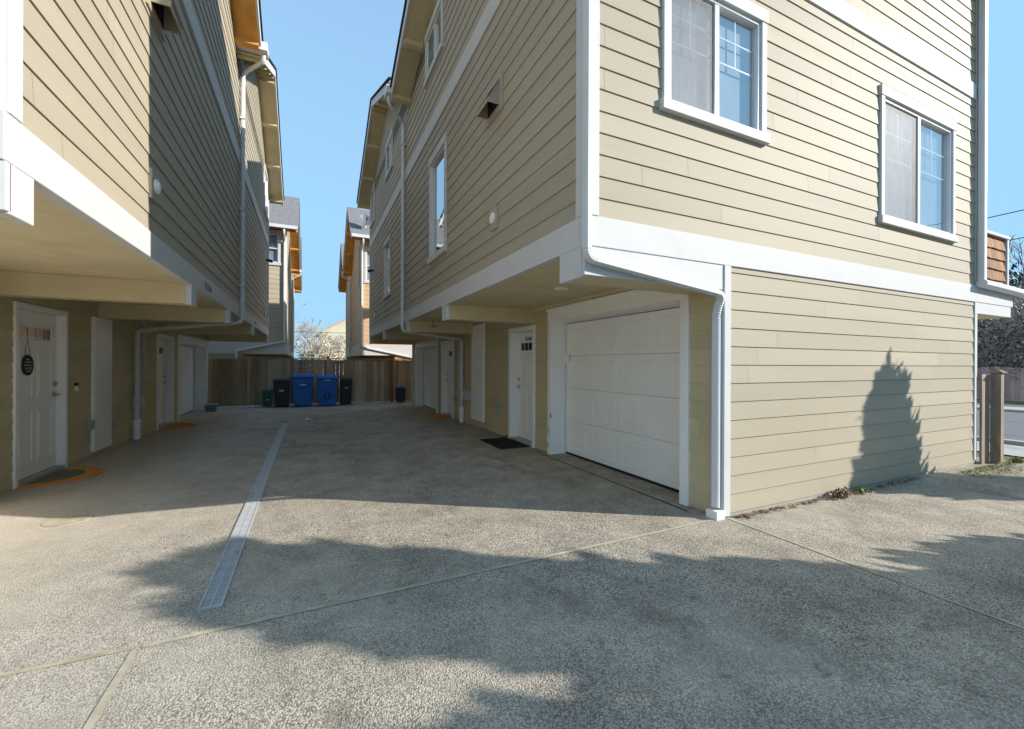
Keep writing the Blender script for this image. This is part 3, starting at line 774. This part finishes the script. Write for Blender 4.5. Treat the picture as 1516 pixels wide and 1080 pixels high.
# satellite dish on the far right roof
dish = empty('satellite_dish', (2.24, 20.1, 7.3))
mb = MB(); mb.tube([(2.24,20.1,7.25),(2.24,20.1,7.55),(2.22,19.95,7.66)], .022, 8); mb.build('mast', M['white_clean'], dish)
mb = MB(); c0 = Vector((2.20,19.90,7.68)); ax = Vector((.1,-1,.45)).normalized(); ux = ax.cross(Vector((0,0,1))).normalized(); uy = ux.cross(ax)
rings = 5; seg = 24
for i in range(rings+1):
    r = .30*i/rings
    for j in range(seg):
        a = 2*math.pi*j/seg; p = c0 + ux*(r*math.cos(a)*.86) + uy*(r*math.sin(a)) + ax*(.07*(r/.3)**2); mb.v.append(tuple(p))
for i in range(rings):
    for j in range(seg):
        k = (j+1)%seg; mb.face([i*seg+j, i*seg+k, (i+1)*seg+k, (i+1)*seg+j])
mb.build('reflector', M['dish'], dish, smooth=True)
mb = MB(); mb.tube([c0-uy*.28, c0-uy*.2+ax*.3], .012, 6); mb.tube([c0-uy*.2+ax*.28, c0-uy*.12+ax*.36], .03, 8); mb.build('feed_arm', M['black'], dish)
tag(dish, 'grey satellite dish on a thin mast on the far right roof', 'satellite dish')

# ------------------------------------------------------------------ fence across the end of the alley
FY = 17.3
fence = empty('board_fence', (0, FY, -.1)); fr = random.Random(4)
mb = MB(); x = -3.9
while x < 5.4:
    wd = fr.uniform(.125,.15); zt = 1.53+fr.uniform(-.015,.015)
    mb.box(x, x+wd-(.003 if (x > 1.8 or x < -2.4 or fr.random()<.5) else fr.uniform(.008,.015)), FY+fr.uniform(-.004,.004), FY+.022, -.07+fr.uniform(-.02,.02), zt); x += wd
mb.build('fence_boards', M['fence'], fence)
mb = MB()
for z in (.25,.85,1.38): mb.box(-3.9,5.4,FY+.023,FY+.065,z,z+.09)
mb.box(-3.9,5.4,FY-.03,FY+.07,1.555,1.585)
mb.build('fence_rails', M['fence'], fence)
for px in (-1.88, .62, 2.93):
    mb = MB(); mb.box(px-.045,px+.045,FY-.095,FY-.006,-.12,1.545 if px != .62 else 1.64); mb.box(px-.06,px+.06,FY-.11,FY+.0,1.5855 if px != .62 else 1.641,1.61 if px != .62 else 1.67)
    mb.build('fence_post', M['fence_post'] if px > 2 else M['fence'], fence, .004)
tag(fence, 'weathered grey-brown board fence closing the end of the alley behind the bins', 'fence')

# ------------------------------------------------------------------ wheeled bins and other things at the fence
def cart(name, x0, x1, y, h, mat, label, cat, group=None, wheels=True, mark=None, lab_z=.62, handle=True):
    z = gz(0, y); xc = (x0+x1)/2; w = (x1-x0)/2; d = w*1.05
    root = empty(name, (xc, y, z))
    b = MB(); hb = h*.86; t = .80
    b.frustum((xc-w*t,xc+w*t,y-d*t,y+d*t),(xc-w*.95,xc+w*.95,y-d*.95,y+d*.95), z+.03, z+hb)
    b.box(xc-w*1.0,xc+w*1.0,y-d*1.0,y+d*1.0,z+hb+.001,z+hb+.035)
    b.box(xc-w*.60,xc+w*.60,y-d*.95-.0,y-d*.86,z+h*.60,z+h*.66)
    b.build('bin_body', mat, root, .03, seg=3)
    l = MB(); l.frustum((xc-w*1.03,xc+w*1.03,y-d*1.06,y+d*1.03),(xc-w*.86,xc+w*.86,y-d*.80,y+d*.9), z+hb+.038, z+h)
    l.build('lid', mat, root, .025, seg=3)
    if handle:
        k = MB(); k.tube([(xc-w*.7,y+d*1.0,z+hb+.0),(xc-w*.7,y+d*1.18,z+hb+.02),(xc+w*.7,y+d*1.18,z+hb+.02),(xc+w*.7,y+d*1.0,z+hb)], .016, 8); k.build('handle', mat, root)
    if wheels:
        for sx in (-1,1):
            k = MB(); k.disc_tube((xc+sx*(w*.72)-.03,y+d*.82,z+.11),(1,0,0),.11,.06,18); k.build('wheel', M['black'], root)
    yf = y-d*.935
    if mark:
        k = MB(); k.quad((xc-w*.28,yf-.001,z+h*lab_z),(xc+w*.28,yf-.001,z+h*lab_z),(xc+w*.28,yf-.006,z+h*(lab_z+.05)),(xc-w*.28,yf-.006,z+h*(lab_z+.05))); k.box(xc-w*.28,xc+w*.28,yf+.0,yf+.02,z+h*lab_z,z+h*(lab_z+.05))
        k.build('label_plate', M['label'], root)
    if mark == 'arrows':
        k = MB(); cz = z+h*.33; rr_ = w*.46; yy = yf + .012
        for i in range(3):
            a = math.radians(90+120*i); a2 = math.radians(90+120*(i+1))
            p = Vector((xc+rr_*math.cos(a),0,cz+rr_*math.sin(a))); q = Vector((xc+rr_*math.cos(a2),0,cz+rr_*math.sin(a2)))
            dv = (q-p).normalized(); nv = Vector((-dv.z,0,dv.x))
            s_ = p.lerp(q,.16); e_ = p.lerp(q,.68); tip = p.lerp(q,.9); ww = w*.085
            slope = lambda P: (P.x, yy+ .02*(1-(P.z-z)/hb)*1.6-.0, P.z)
            pts = [s_-nv*ww, e_-nv*ww, e_-nv*ww*2, tip, e_+nv*ww*2, e_+nv*ww, s_+nv*ww]
            k.prism(pts, lambda P: Vector(slope(P))+Vector((0,-.006,0)), lambda P: Vector(slope(P))+Vector((0,.03,0)))
        k.build('recycling_mark', M['navy'], root)
    return tag(root, label, cat, group)
BG = 'wheeled bins lined up at the fence'
cart('wheeled_bin', -.53, .14, 16.72, 1.13, M['blue'], 'blue wheeled recycling bin beside the left black bin', 'recycling bin', BG, mark='plate', lab_z=.64)
cart('wheeled_bin', .23, .92, 16.60, 1.09, M['blue'], 'blue wheeled recycling bin with arrow mark beside the right black bin', 'recycling bin', BG, mark='arrows', lab_z=.80)
cart('wheeled_bin', -1.10, -.60, 16.66, .97, M['black'], 'black wheeled bin between the green caddy and a blue bin', 'rubbish bin', BG, mark='plate', lab_z=.56)
cart('wheeled_bin', 1.00, 1.42, 16.80, .98, M['black'], 'black wheeled bin right of both blue bins', 'rubbish bin', BG, mark='plate', lab_z=.60)
cart('food_waste_caddy', -1.43, -1.12, 16.70, .60, M['green'], 'small dark green food waste bin left of the black bin', 'waste bin', wheels=False, mark='plate', lab_z=.42)
cart('storage_bin', 3.02, 3.36, 16.85, .60, M['navy'], 'small dark navy bin standing alone by the orange post', 'bin', wheels=False)
tub = empty('storage_tub', (-2.72, 15.9, gz(0,16)))
mb = MB(); zz = gz(0,16); mb.frustum((-2.84,-2.60,15.8,16.0),(-2.87,-2.57,15.77,16.03), zz, zz+.2); mb.build('tub_body', M['teal_tub'], tub, .01)
mb = MB(); mb.box(-2.885,-2.555,15.755,16.045,zz+.201,zz+.235); mb.build('lid', M['grey_box'], tub, .008)
tag(tub, 'small grey-green lidded tub on the ground beside the left garage door', 'tub')
mb = MB(); mb.tube([(-2.05,16.6,gz(0,17)+.035),(-1.75,16.75,gz(0,17)+.035),(-1.5,16.8,gz(0,17)+.035)], .03, 10)
tag(mb.build('pipe', M['pipe']), 'short white pipe lying on the ground left of the green bin', 'pipe')
mb = MB(); px, py = .0, 12.2; pz = gz(0,12.2)
mb.quad((px-.09,py-.05,pz+.006),(px+.02,py-.06,pz+.02),(px+.05,py+.05,pz+.012),(px-.07,py+.06,pz+.03)); mb.quad((px+.02,py-.06,pz+.02),(px+.12,py-.02,pz+.005),(px+.09,py+.07,pz+.008),(px+.05,py+.05,pz+.012))
tag(mb.build('paper_scrap', M['white_clean']), 'crumpled white paper scrap on the drive beyond the drain', 'litter')

# ------------------------------------------------------------------ trench drain
drain = empty('trench_drain', (-.5, 2.96, 0))
y0d, y1d = 2.95, 11.45; xa, xb = -.567, -.447
mb = MB()
for x0_, x1_ in ((xa,xa+.012),(xb-.012,xb)):
    y = y0d
    while y < y1d-.01:
        ye = min(y+.5, y1d); z0_ = gz(0,(y+ye)/2); mb.box(x0_,x1_,y+.001,ye-.001,z0_+.001,z0_+.010); y = ye
for y in (y0d-.012, y1d): mb.box(xa,xb,y,y+.012,gz(0,y)+.001,gz(0,y)+.0105)
mb.build('drain_frame', M['grate'], drain)
mb = MB(); y = y0d+.004
while y < y1d-.02:
    z0_ = gz(0,y); mb.box(xa+.013,xb-.013,y,y+.0135,z0_+.003,z0_+.009); y += .0265
mb.box(-.511,-.503,y0d,y1d*.7,.0035,.0092)
mb.build('drain_grate', M['grate'], drain)
mb = MB(); y = y0d
while y < y1d-.01:
    ye = min(y+.5,y1d); za_, zb_ = gz(0,y), gz(0,ye); mb.quad((xa+.012,y,za_+.002),(xb-.012,y,za_+.002),(xb-.012,ye,zb_+.002),(xa+.012,ye,zb_+.002)); y = ye
mb.build('drain_channel', M['rubber'], drain)
tag(drain, 'long grey slotted trench drain set down the middle of the drive', 'drain')
mb = MB(); mb.disc_tube((-1.93,5.12,.0005),(0,0,1),.16,.004,32)
tag(mb.build('cleanout_cover', M['joint']), 'flush round brown cover in the sunlit drive by the left row', 'drain cover')

# ------------------------------------------------------------------ doormats and door sign
mat_ = MB(); cx_, cy_ = -2.90, 7.10
n = 36; top = []; bot = []
for i in range(n+1):
    a = -math.pi/2 + math.pi*i/n; x_, y_ = cx_+.53*math.cos(a), cy_+.50*math.sin(a)
    top.append((x_,y_))
mat_.prism(top, lambda p: (p[0],p[1],.001), lambda p: (p[0],p[1],.016))
dm = mat_.build('doormat', M['rainbow'])
me = dm.data
for v in me.vertices: v.co.x -= cx_; v.co.y -= cy_
dm.location = (cx_, cy_, 0)
tag(dm, 'half-round doormat with rainbow bands at the near left door', 'doormat')
mb = MB(); mb.box(2.84,3.38,6.45,7.42,.001,.014)
for yy_ in [6.46+.0475*i for i in range(20)]: mb.box(2.86,3.36,yy_+.012,yy_+.034,.0145,.0175)
tag(mb.build('doormat', M['rubber']), 'dark rectangular doormat at the near right door', 'doormat')
mb = MB(); g_ = gz(0,12); top = [(-2.90+.55*math.cos(-math.pi/2+math.pi*i/24), 12.05+.55*math.sin(-math.pi/2+math.pi*i/24)) for i in range(25)]
mb.prism(top, lambda p: (p[0],p[1],g_+.001), lambda p: (p[0],p[1],g_+.016)); tag(mb.build('doormat', M['coir']), 'orange-brown half-round doormat at the far left door', 'doormat')
mb = MB(); g_ = gz(0,11.3); top = [(3.37-.5*math.cos(-math.pi/2+math.pi*i/24), 11.35+.5*math.sin(-math.pi/2+math.pi*i/24)) for i in range(25)]
mb.prism(top, lambda p: (p[0],p[1],g_+.001), lambda p: (p[0],p[1],g_+.016)); tag(mb.build('doormat', M['coir']), 'orange-brown doormat at the far right door', 'doormat')

WD = Wall('L', -2.95-.06); SY = 6.995
sg = empty('door_sign', (-3.0, 6.995, 1.36))
mb = MB(); mb.prism([(SY+.112*math.cos(2*math.pi*i/32), 1.362+.122*math.sin(2*math.pi*i/32)) for i in range(32)], lambda p: WD.m(p[0],.012,p[1]), lambda p: WD.m(p[0],.024,p[1]))
mb.build('sign_board', M['sign_dark'], sg, .003)
mb = MB(); mb.tube([WD.m(SY-.06,.018,1.49), WD.m(SY,.016,1.66), WD.m(SY+.06,.018,1.49)], .003, 5); mb.build('hanging_string', M['string'], sg)
mb = MB(); lr = random.Random(8)     # illegible chalk lettering: short rounded strokes in rows
for r_, (z_, wd_) in enumerate(((1.422,.09),(1.389,.13),(1.352,.165),(1.317,.14),(1.282,.08))):
    a_ = SY-wd_/2
    while a_ < SY+wd_/2-.012:
        L_ = lr.uniform(.010,.022); h_ = lr.uniform(.012,.022)
        mb.tube([WD.m(a_,.0255,z_), WD.m(a_+L_*.4,.0255,z_+h_), WD.m(a_+L_*.9,.0255,z_+.002)], .0022, 4); a_ += L_+.006
mb.build('lettering', M['sign_ink'], sg)
tag(sg, 'round dark slate sign with pale lettering hung on the near left door', 'door sign')

# ------------------------------------------------------------------ right side: short fence, street, hedge
sf = empty('cedar_fence', (8.85, 2.6, 0))
mb = MB(); mb.box(8.66,8.80,2.69,2.715,-.01,1.28); mb.box(8.805,8.92,2.69,2.715,-.01,1.27); mb.build('fence_boards', M['old_wood'], sf, .004)
mb = MB(); mb.box(8.925,9.035,2.58,2.69,-.03,1.30); po = mb.build('fence_post', M['old_wood'], sf, .006)
mb = MB(); mb.frustum((8.90,9.06,2.555,2.715),(8.90,9.06,2.555,2.715),1.301,1.318); mb.frustum((8.91,9.05,2.565,2.705),(8.96,9.0,2.615,2.655),1.3185,1.35); mb.build('post_cap', M['old_wood'], po)
tag(sf, 'short weathered cedar fence and capped post at the right corner of the house', 'fence')
sheet('street', [11.6,14,17,19.6], YS, -.012, M['asphalt'])
sheet('pavement', [10.0,11.3], YS, -.004, M['pavement'])
sheet('path', [20.0,21.6], YS, .02, M['pavement'])
mb = MB()
for x0_, x1_ in ((11.42,11.6),(19.62,19.8)): mb.box(x0_,x1_,-60,60,-.15,.06)
tag(mb.build('kerb', M['pavement']), kind='structure')
rf = empty('garden_fence', (26,9,0)); mb = MB(); y = -8.0
while y < 40:
    mb.box(26.0,26.03,y,y+.135,-.1,1.35+R.uniform(-.03,.03)); y += .14
mb.build('fence_boards', M['pink_fence'], rf)
mb = MB()
for z in (.3,1.1): mb.box(26.031,26.08,-8,40,z,z+.09)
mb.build('fence_rails', M['pink_fence'], rf)
tag(rf, 'faded reddish board fence across the street under the hedge', 'fence')

# ------------------------------------------------------------------ vegetation
def spray(mb, p, d, size, rnd):
    """a flat leaf spray: a few narrow quads fanning from p along d"""
    d = d.normalized(); s = d.cross(Vector((rnd.uniform(-1,1),rnd.uniform(-1,1),rnd.uniform(-.4,1)))).normalized()
    q = p + d*size
    w = size*rnd.uniform(.16,.30)
    mb.quad(p - s*w*.3, p + s*w*.3, q.lerp(p,.35) + s*w, q)
    mb.quad(p - s*w*.3, q, q.lerp(p,.35) - s*w, p + d*size*.2 - s*w)
def columnar(name, loc, h, r, mat, label, seed, n=5200, lean=0, blunt=.55, cat='tree', group=None):
    rnd = random.Random(seed); root = empty(name, loc); L = Vector(loc)
    t = MB(); t.tube([L, L+Vector((0,0,h*.5)), L+Vector((.03,.02,h*.9))], .07, 8, [1,.6,.15]); t.build('trunk', M['bark'], root)
    m = MB()
    bumps = [(rnd.uniform(0,6.28), rnd.uniform(.1,.95), rnd.uniform(-.22,.25)) for _ in range(26)]
    for i in range(n):
        u = rnd.random(); z = h*(.04 + .96*u)
        prof = min(1.0, ((1-u)**blunt)*1.15) * (.82+.18*min(1,u*8))
        a = rnd.uniform(0,2*math.pi)
        k = 1 + sum(b*math.exp(-((a-ba+math.pi)%(2*math.pi)-math.pi)**2*2.2-((u-bu)*9)**2) for ba,bu,b in bumps)
        rr_ = r*prof*k*(rnd.random()**.35)
        p = L + Vector((math.cos(a)*rr_+.545*lean*u*u, math.sin(a)*rr_+.838*lean*u*u, z))
        d = Vector((math.cos(a)*.8, math.sin(a)*.8, .75+rnd.uniform(-.3,.5)))
        spray(m, p, d, rnd.uniform(.10,.22)*(.6+.5*(1-u))*(2.3 if rnd.random() < .05 else 1), rnd)
    m.build('crown', mat, root)
    return tag(root, label, cat, group)
AG = 'columnar evergreens beside the drive'
def at(a, l): return (a*-.838 + l*.545, a*.545 + l*.838, 0)
p = at(-6.3, 2.40); columnar('arborvitae', p, 4.12, .60, M['arbor'], 'tall columnar arborvitae shading the middle of the drive', 31, 18000, blunt=.25, lean=.30, group=AG)
p = at(-6.3, 1.33); columnar('arborvitae', p, 3.14, .78, M['arbor'], 'second arborvitae shading the near right of the drive', 32, 12000, blunt=.30, group=AG)
p = at(-6.2, 3.36); columnar('arborvitae', p, 1.64, .74, M['arbor'], 'short broad arborvitae beside the tallest one', 33, 9000, group=AG)
p = at(-6.4, -1.8); columnar('arborvitae', p, 3.5, .68, M['arbor'], 'added arborvitae behind the viewer, holding sky light off the drive', 36, 5000, group=AG)  # unseen tree, added to cut sky fill on the foreground
p = at(-6.3, -.4); columnar('arborvitae', p, 3.3, .68, M['arbor'], 'third arborvitae along the row, out of view', 35, 5000, group=AG)
columnar('arborvitae', (9.66, .50, 0), 3.24, .46, M['arbor'], 'pointed arborvitae whose shadow falls on the sunlit wall', 34, 11000, blunt=.72, group=AG)

def bare_tree(name, loc, h, mat, label, seed, levels=5, spread=.55, trunk=.12, group=None, twig=.006, up=.25):
    rnd = random.Random(seed); root = empty(name, loc); t = MB(); m = MB()
    def grow(p, d, length, r, lev):
        d = d.normalized(); k = 3; pts = [p]; q = p
        for i in range(k):
            d = (d + Vector((rnd.gauss(0,.10),rnd.gauss(0,.10),rnd.gauss(0,.06)+.03))).normalized(); q = q + d*length/k; pts.append(q)
        tgt = t if lev >= levels-1 else m
        tgt.tube(pts, max(r,twig), 5 if lev > 2 else 3, [1,.9,.78,.66])
        if lev <= 0: return
        n = rnd.choice((2,3,3)) if lev > 1 else rnd.choice((3,4))
        for i in range(n):
            a = rnd.uniform(0,2*math.pi); s = rnd.uniform(.6,1.1)*spread
            side = Vector((math.cos(a),math.sin(a),0)); nd = d + side*s*1.3 + Vector((0,0,up*rnd.random()))
            grow(pts[rnd.choice((2,3,3))], nd, length*rnd.uniform(.62,.85), r*.62, lev-1)
    grow(Vector(loc), Vector((0,0,1)), h*.26, trunk, levels)
    t.build('trunk', mat, root); m.build('crown', mat, root)
    return tag(root, label, 'tree', group)
BT = 'bare trees behind the fence'
bare_tree('bare_tree', (-.6,42,-.8), 6.9, M['pale_bark'], 'bare pale tree seen between the far houses, nearer the left house', 41, 7, group=BT, twig=.008)
bare_tree('bare_tree', (2.6,38,-.8), 5.6, M['pale_bark'], 'bare pale tree in front of the pale house beyond the fence', 42, 7, group=BT, twig=.010)
bare_tree('bare_tree', (1.2,50,-.8), 7.0, M['bark'], 'bare grey tree farthest away between the far houses', 43, 6, group=BT, twig=.012)
bare_tree('bare_tree', (-.1,34,-.8), 6.0, M['pale_bark'], 'small bare pale tree just left of the pale house', 45, 6, group=BT, twig=.007)
bare_tree('bare_tree', (.4,60,-.8), 11.5, M['pale_bark'], 'tallest bare tree, faint above the roofs of the gap', 46, 6, group=BT, twig=.014)
bare_tree('bare_tree', (33,8.6,0), 11, M['bark'], 'bare dark tree above the hedge at the right edge', 44, 6, twig=.012)

def blob_shrub(name, loc, size, mat, label, seed, n=5000, leafs=.2, cat='shrub', group=None, clumps=26):
    rnd = random.Random(seed); root = empty(name, loc); L = Vector(loc); sx, sy, sz = size
    st = MB()
    for i in range(9):
        a = rnd.uniform(0,6.28); st.tube([L+Vector((rnd.uniform(-.3,.3)*sx*.3,rnd.uniform(-.3,.3)*sy*.3,-.05)), L+Vector((math.cos(a)*sx*.3,math.sin(a)*sy*.3,sz*.55)), L+Vector((math.cos(a)*sx*.42,math.sin(a)*sy*.42,sz*.9))], .05, 5, [1,.6,.2])
    st.build('stems', M['bark'], root)
    cs = []
    for i in range(clumps):
        a = rnd.uniform(0,6.28); rr_ = rnd.random()**.5
        cs.append((L+Vector((math.cos(a)*rr_*sx*.4, math.sin(a)*rr_*sy*.4, sz*rnd.uniform(.12,.86)*(1-.25*rr_))), rnd.uniform(.14,.26)*min(sx,sz)))
    m = MB()
    for i in range(n):
        c_, r_ = rnd.choice(cs); d = Vector((rnd.gauss(0,1),rnd.gauss(0,1),rnd.gauss(0,1))).normalized()
        p = c_ + d*r_*rnd.random()**.4; p.z = max(p.z, L.z+.02)
        spray(m, p, d+Vector((0,0,.4)), leafs*rnd.uniform(.6,1.4), rnd)
    m.build('crown', mat, root); return tag(root, label, cat, group)
blob_shrub('hedge_shrub', (29,7.6,0), (7,7,5.6), M['twig_brown'], 'grey-brown bare shrub behind the faded red fence', 51, 34000, .14, clumps=110)
blob_shrub('hedge_shrub', (29.5,12.5,0), (7,9,5.6), M['twig_brown'], 'grey-brown shrub mass seen under the white deck band', 52, 34000, .14, clumps=110)
blob_shrub('hedge_shrub', (28.2,5.9,1.6), (4.5,3.0,2.7), M['hedge_leaf'], 'olive-yellow leafy shrub at the right edge above the fence', 53, 14000, .12, clumps=40)
blob_shrub('conifer', (36,7.7,0), (5.5,5,8.3), M['conifer'], 'dark rounded conifer at the right edge behind the hedge', 54, 18000, .2, 'tree', clumps=50)

blob_shrub('brush', (.4,37,-.8), (7,4,4.3), M['pale_brush'], 'pale tan leafless brush above the fence between the far houses', 55, 9000, .16, clumps=50)
# dry leaves along the sunlit wall, moss and weeds
lr = random.Random(61)
def litter(name, n, area, mat, label, cat, size=.03):
    m = MB()
    for i in range(n):
        x_, y_ = area(lr); s_ = size*lr.uniform(.5,1.4); a = lr.uniform(0,6.28); z_ = gz(x_,y_)+.003+lr.random()*.012
        u_ = Vector((math.cos(a),math.sin(a),lr.uniform(-.3,.5)))*s_; v_ = Vector((-math.sin(a),math.cos(a),lr.uniform(-.2,.5)))*s_*.5; c_ = Vector((x_,y_,z_+abs(u_.z)))
        m.quad(c_-u_, c_+v_, c_+u_, c_-v_)
    return tag(m.build(name, mat), label, cat, kind='stuff')
litter('dry_leaves', 420, lambda r: ((lambda x: (x, 2.70-abs(r.gauss(0,.035))))(3.55+r.random()**1.3*3.3)), M['dry_leaf'], 'dry brown leaf litter along the foot of the sunlit wall', 'leaves', .022)
litter('moss', 700, lambda r: (7.6+r.random()*1.5, 2.60-abs(r.gauss(0,.16))), M['moss'], 'patchy yellow-green moss at the foot of the wall by the cedar fence', 'moss', .018)
litter('fallen_leaves', 260, lambda r: (r.choice((-1,1))*0+ (r.uniform(-2.8,3.2)), r.uniform(3,16)), M['dry_leaf'], 'small scattered dead leaves on the drive', 'leaves', .012)
def clump(name, loc, n, mat, label, seed, h, cat):
    rnd = random.Random(seed); m = MB(); L = Vector(loc)
    for i in range(n):
        a = rnd.uniform(0,6.28); d = Vector((math.cos(a),math.sin(a)*.7,rnd.uniform(.2,1.6))); spray(m, L+Vector((rnd.gauss(0,.05),rnd.gauss(0,.03)-.03,rnd.random()*h*.5)), d, h*rnd.uniform(.35,.7), rnd)
    return tag(m.build(name, mat), label, cat)
clump('dead_weed', (5.10,2.66,0), 130, M['dry_leaf'], 'curled brown dead weed at the foot of the sunlit wall', 71, .105, 'weed')
clump('green_weed', (5.5,2.66,0), 60, M['moss'], 'small green weed in the tree shadow by the wall', 72, .07, 'weed')
clump('green_weed', (9.25,2.55,0), 80, M['moss'], 'small green weed at the foot of the cedar fence post', 73, .10, 'weed')
clump('green_weed', (3.36,7.45,0), 40, M['moss'], 'tiny green weed by the dark doormat', 74, .07, 'weed')

# ------------------------------------------------------------------ pale house far behind, utility wires
ph = empty('pale_house', (6,52,-1))
mb = MB(); mb.box(1.15,11,50,60,-1.5,4.75); mb.prism([(1.15,4.75),(11,4.75),(6.1,7.55)], lambda p: (p[0],50,p[1]), lambda p: (p[0],60,p[1])); mb.build('wall', M['far_pale'], ph)
mb = MB()
for sgn in (-1,1):
    x0_ = 6.1+sgn*5.45; mb.prism([(6.1,7.57),(x0_,4.46),(x0_,4.68),(6.1,7.85)], lambda p: (p[0],49.6,p[1]), lambda p: (p[0],60.4,p[1]))
mb.build('roof', M['pale_roof'], ph)
for x_, z_ in ((2.2,2.6),(6.5,1.6),(4.0,4.3)):
    mb = MB(); mb.box(x_,x_+.9,49.95,49.99,z_,z_+1.2); w_ = mb.build('window', M['pale_brush'], ph); mb = MB(); mb.box(x_+.1,x_+.8,49.93,49.949,z_+.1,z_+1.1); mb.build('pane', M['far_pane'], w_)
tag(ph, 'pale cream gabled house far behind the fence, half hidden by bare branches', 'house')
def wire(p0, p1, sag, r, label):
    m = MB(); n = 16; p0, p1 = Vector(p0), Vector(p1)
    m.tube([p0.lerp(p1,i/n)-Vector((0,0,sag*4*(i/n)*(1-i/n))) for i in range(n+1)], r, 5)
    return tag(m.build('utility_wire', M['black']), label, 'wire', 'overhead wires')
wire((-30,36,4.0),(30,36,4.1), .3, .018, 'upper thin wire crossing the gap between the far houses')
wire((-30,36,2.75),(30,36,2.8), .2, .016, 'lower thin wire crossing the gap between the far houses')
wire((24,-40,8.5),(24,60,7.0), .6, .018, 'higher wire in the sky at the right edge')
wire((24,-40,7.0),(24,60,6.3), .5, .018, 'middle wire in the sky at the right edge')
wire((24,-40,5.2),(24,60,4.4), .4, .018, 'lowest wire at the right edge, near the conifer')

# ------------------------------------------------------------------ light, sky, camera
EL = math.radians(25.5); hx, hy = -.838, .545
d = Vector((hx*math.cos(EL), hy*math.cos(EL), -math.sin(EL)))
su = bpy.data.lights.new('sun', 'SUN'); su.energy = 2.45; su.angle = math.radians(.55); su.color = (1,.94,.86)
so_ = bpy.data.objects.new('sun', su); so_.rotation_euler = d.to_track_quat('-Z','Y').to_euler(); so_.location = (20,-20,30); col.objects.link(so_)
w = bpy.data.worlds.new('World'); scene.world = w; w.use_nodes = True
nt = w.node_tree; bg = nt.nodes['Background']
sk = nt.nodes.new('ShaderNodeTexSky'); sk.sky_type = 'NISHITA'; sk.sun_disc = False; sk.sun_elevation = EL; sk.sun_rotation = math.atan2(.838,-.545)
sk.air_density = 1.0; sk.dust_density = .6; sk.ozone_density = 1.2
# the far end of the sky is held back softly so that it does not burn out at this exposure: c / (1 + (c/m)^3)^(1/3)
sp_ = nt.nodes.new('ShaderNodeSeparateColor'); cm = nt.nodes.new('ShaderNodeCombineColor'); nt.links.new(sk.outputs[0], sp_.inputs[0])
def mth(op, a, b):
    n_ = nt.nodes.new('ShaderNodeMath'); n_.operation = op
    for i_, x_ in enumerate((a, b)):
        if isinstance(x_, (int, float)): n_.inputs[i_].default_value = x_
        else: nt.links.new(x_, n_.inputs[i_])
    return n_.outputs[0]
for i_, m_ in enumerate((.88, 1.62, 2.32)):
    c_ = mth('MULTIPLY', sp_.outputs[i_], 1.25)
    nt.links.new(mth('DIVIDE', c_, mth('POWER', mth('ADD', mth('POWER', mth('DIVIDE', c_, m_), 3.0), 1.0), 1/3)), cm.inputs[i_])
nt.links.new(cm.outputs[0], bg.inputs[0]); bg.inputs[1].default_value = .15

cam = bpy.data.cameras.new('camera'); co = bpy.data.objects.new('camera', cam); col.objects.link(co)
cam.sensor_width = 36; cam.lens = 637/1516*36; cam.clip_end = 2000; cam.clip_start = .05
cam.shift_y = -.7/1516
th = math.atan(300/637)
co.matrix_world = Matrix.Translation((0,0,1.4)) @ Matrix.Rotation(-th, 4, 'Z') @ Matrix.Rotation(math.pi/2, 4, 'X') @ Matrix.Rotation(.0042, 4, 'Z')
scene.camera = co
vs = scene.view_settings; vs.view_transform = 'Standard'; vs.look = 'None'; vs.exposure = 1.58; vs.gamma = 1
scene.cycles.max_bounces = 10; scene.cycles.diffuse_bounces = 8; scene.cycles.use_denoising = True
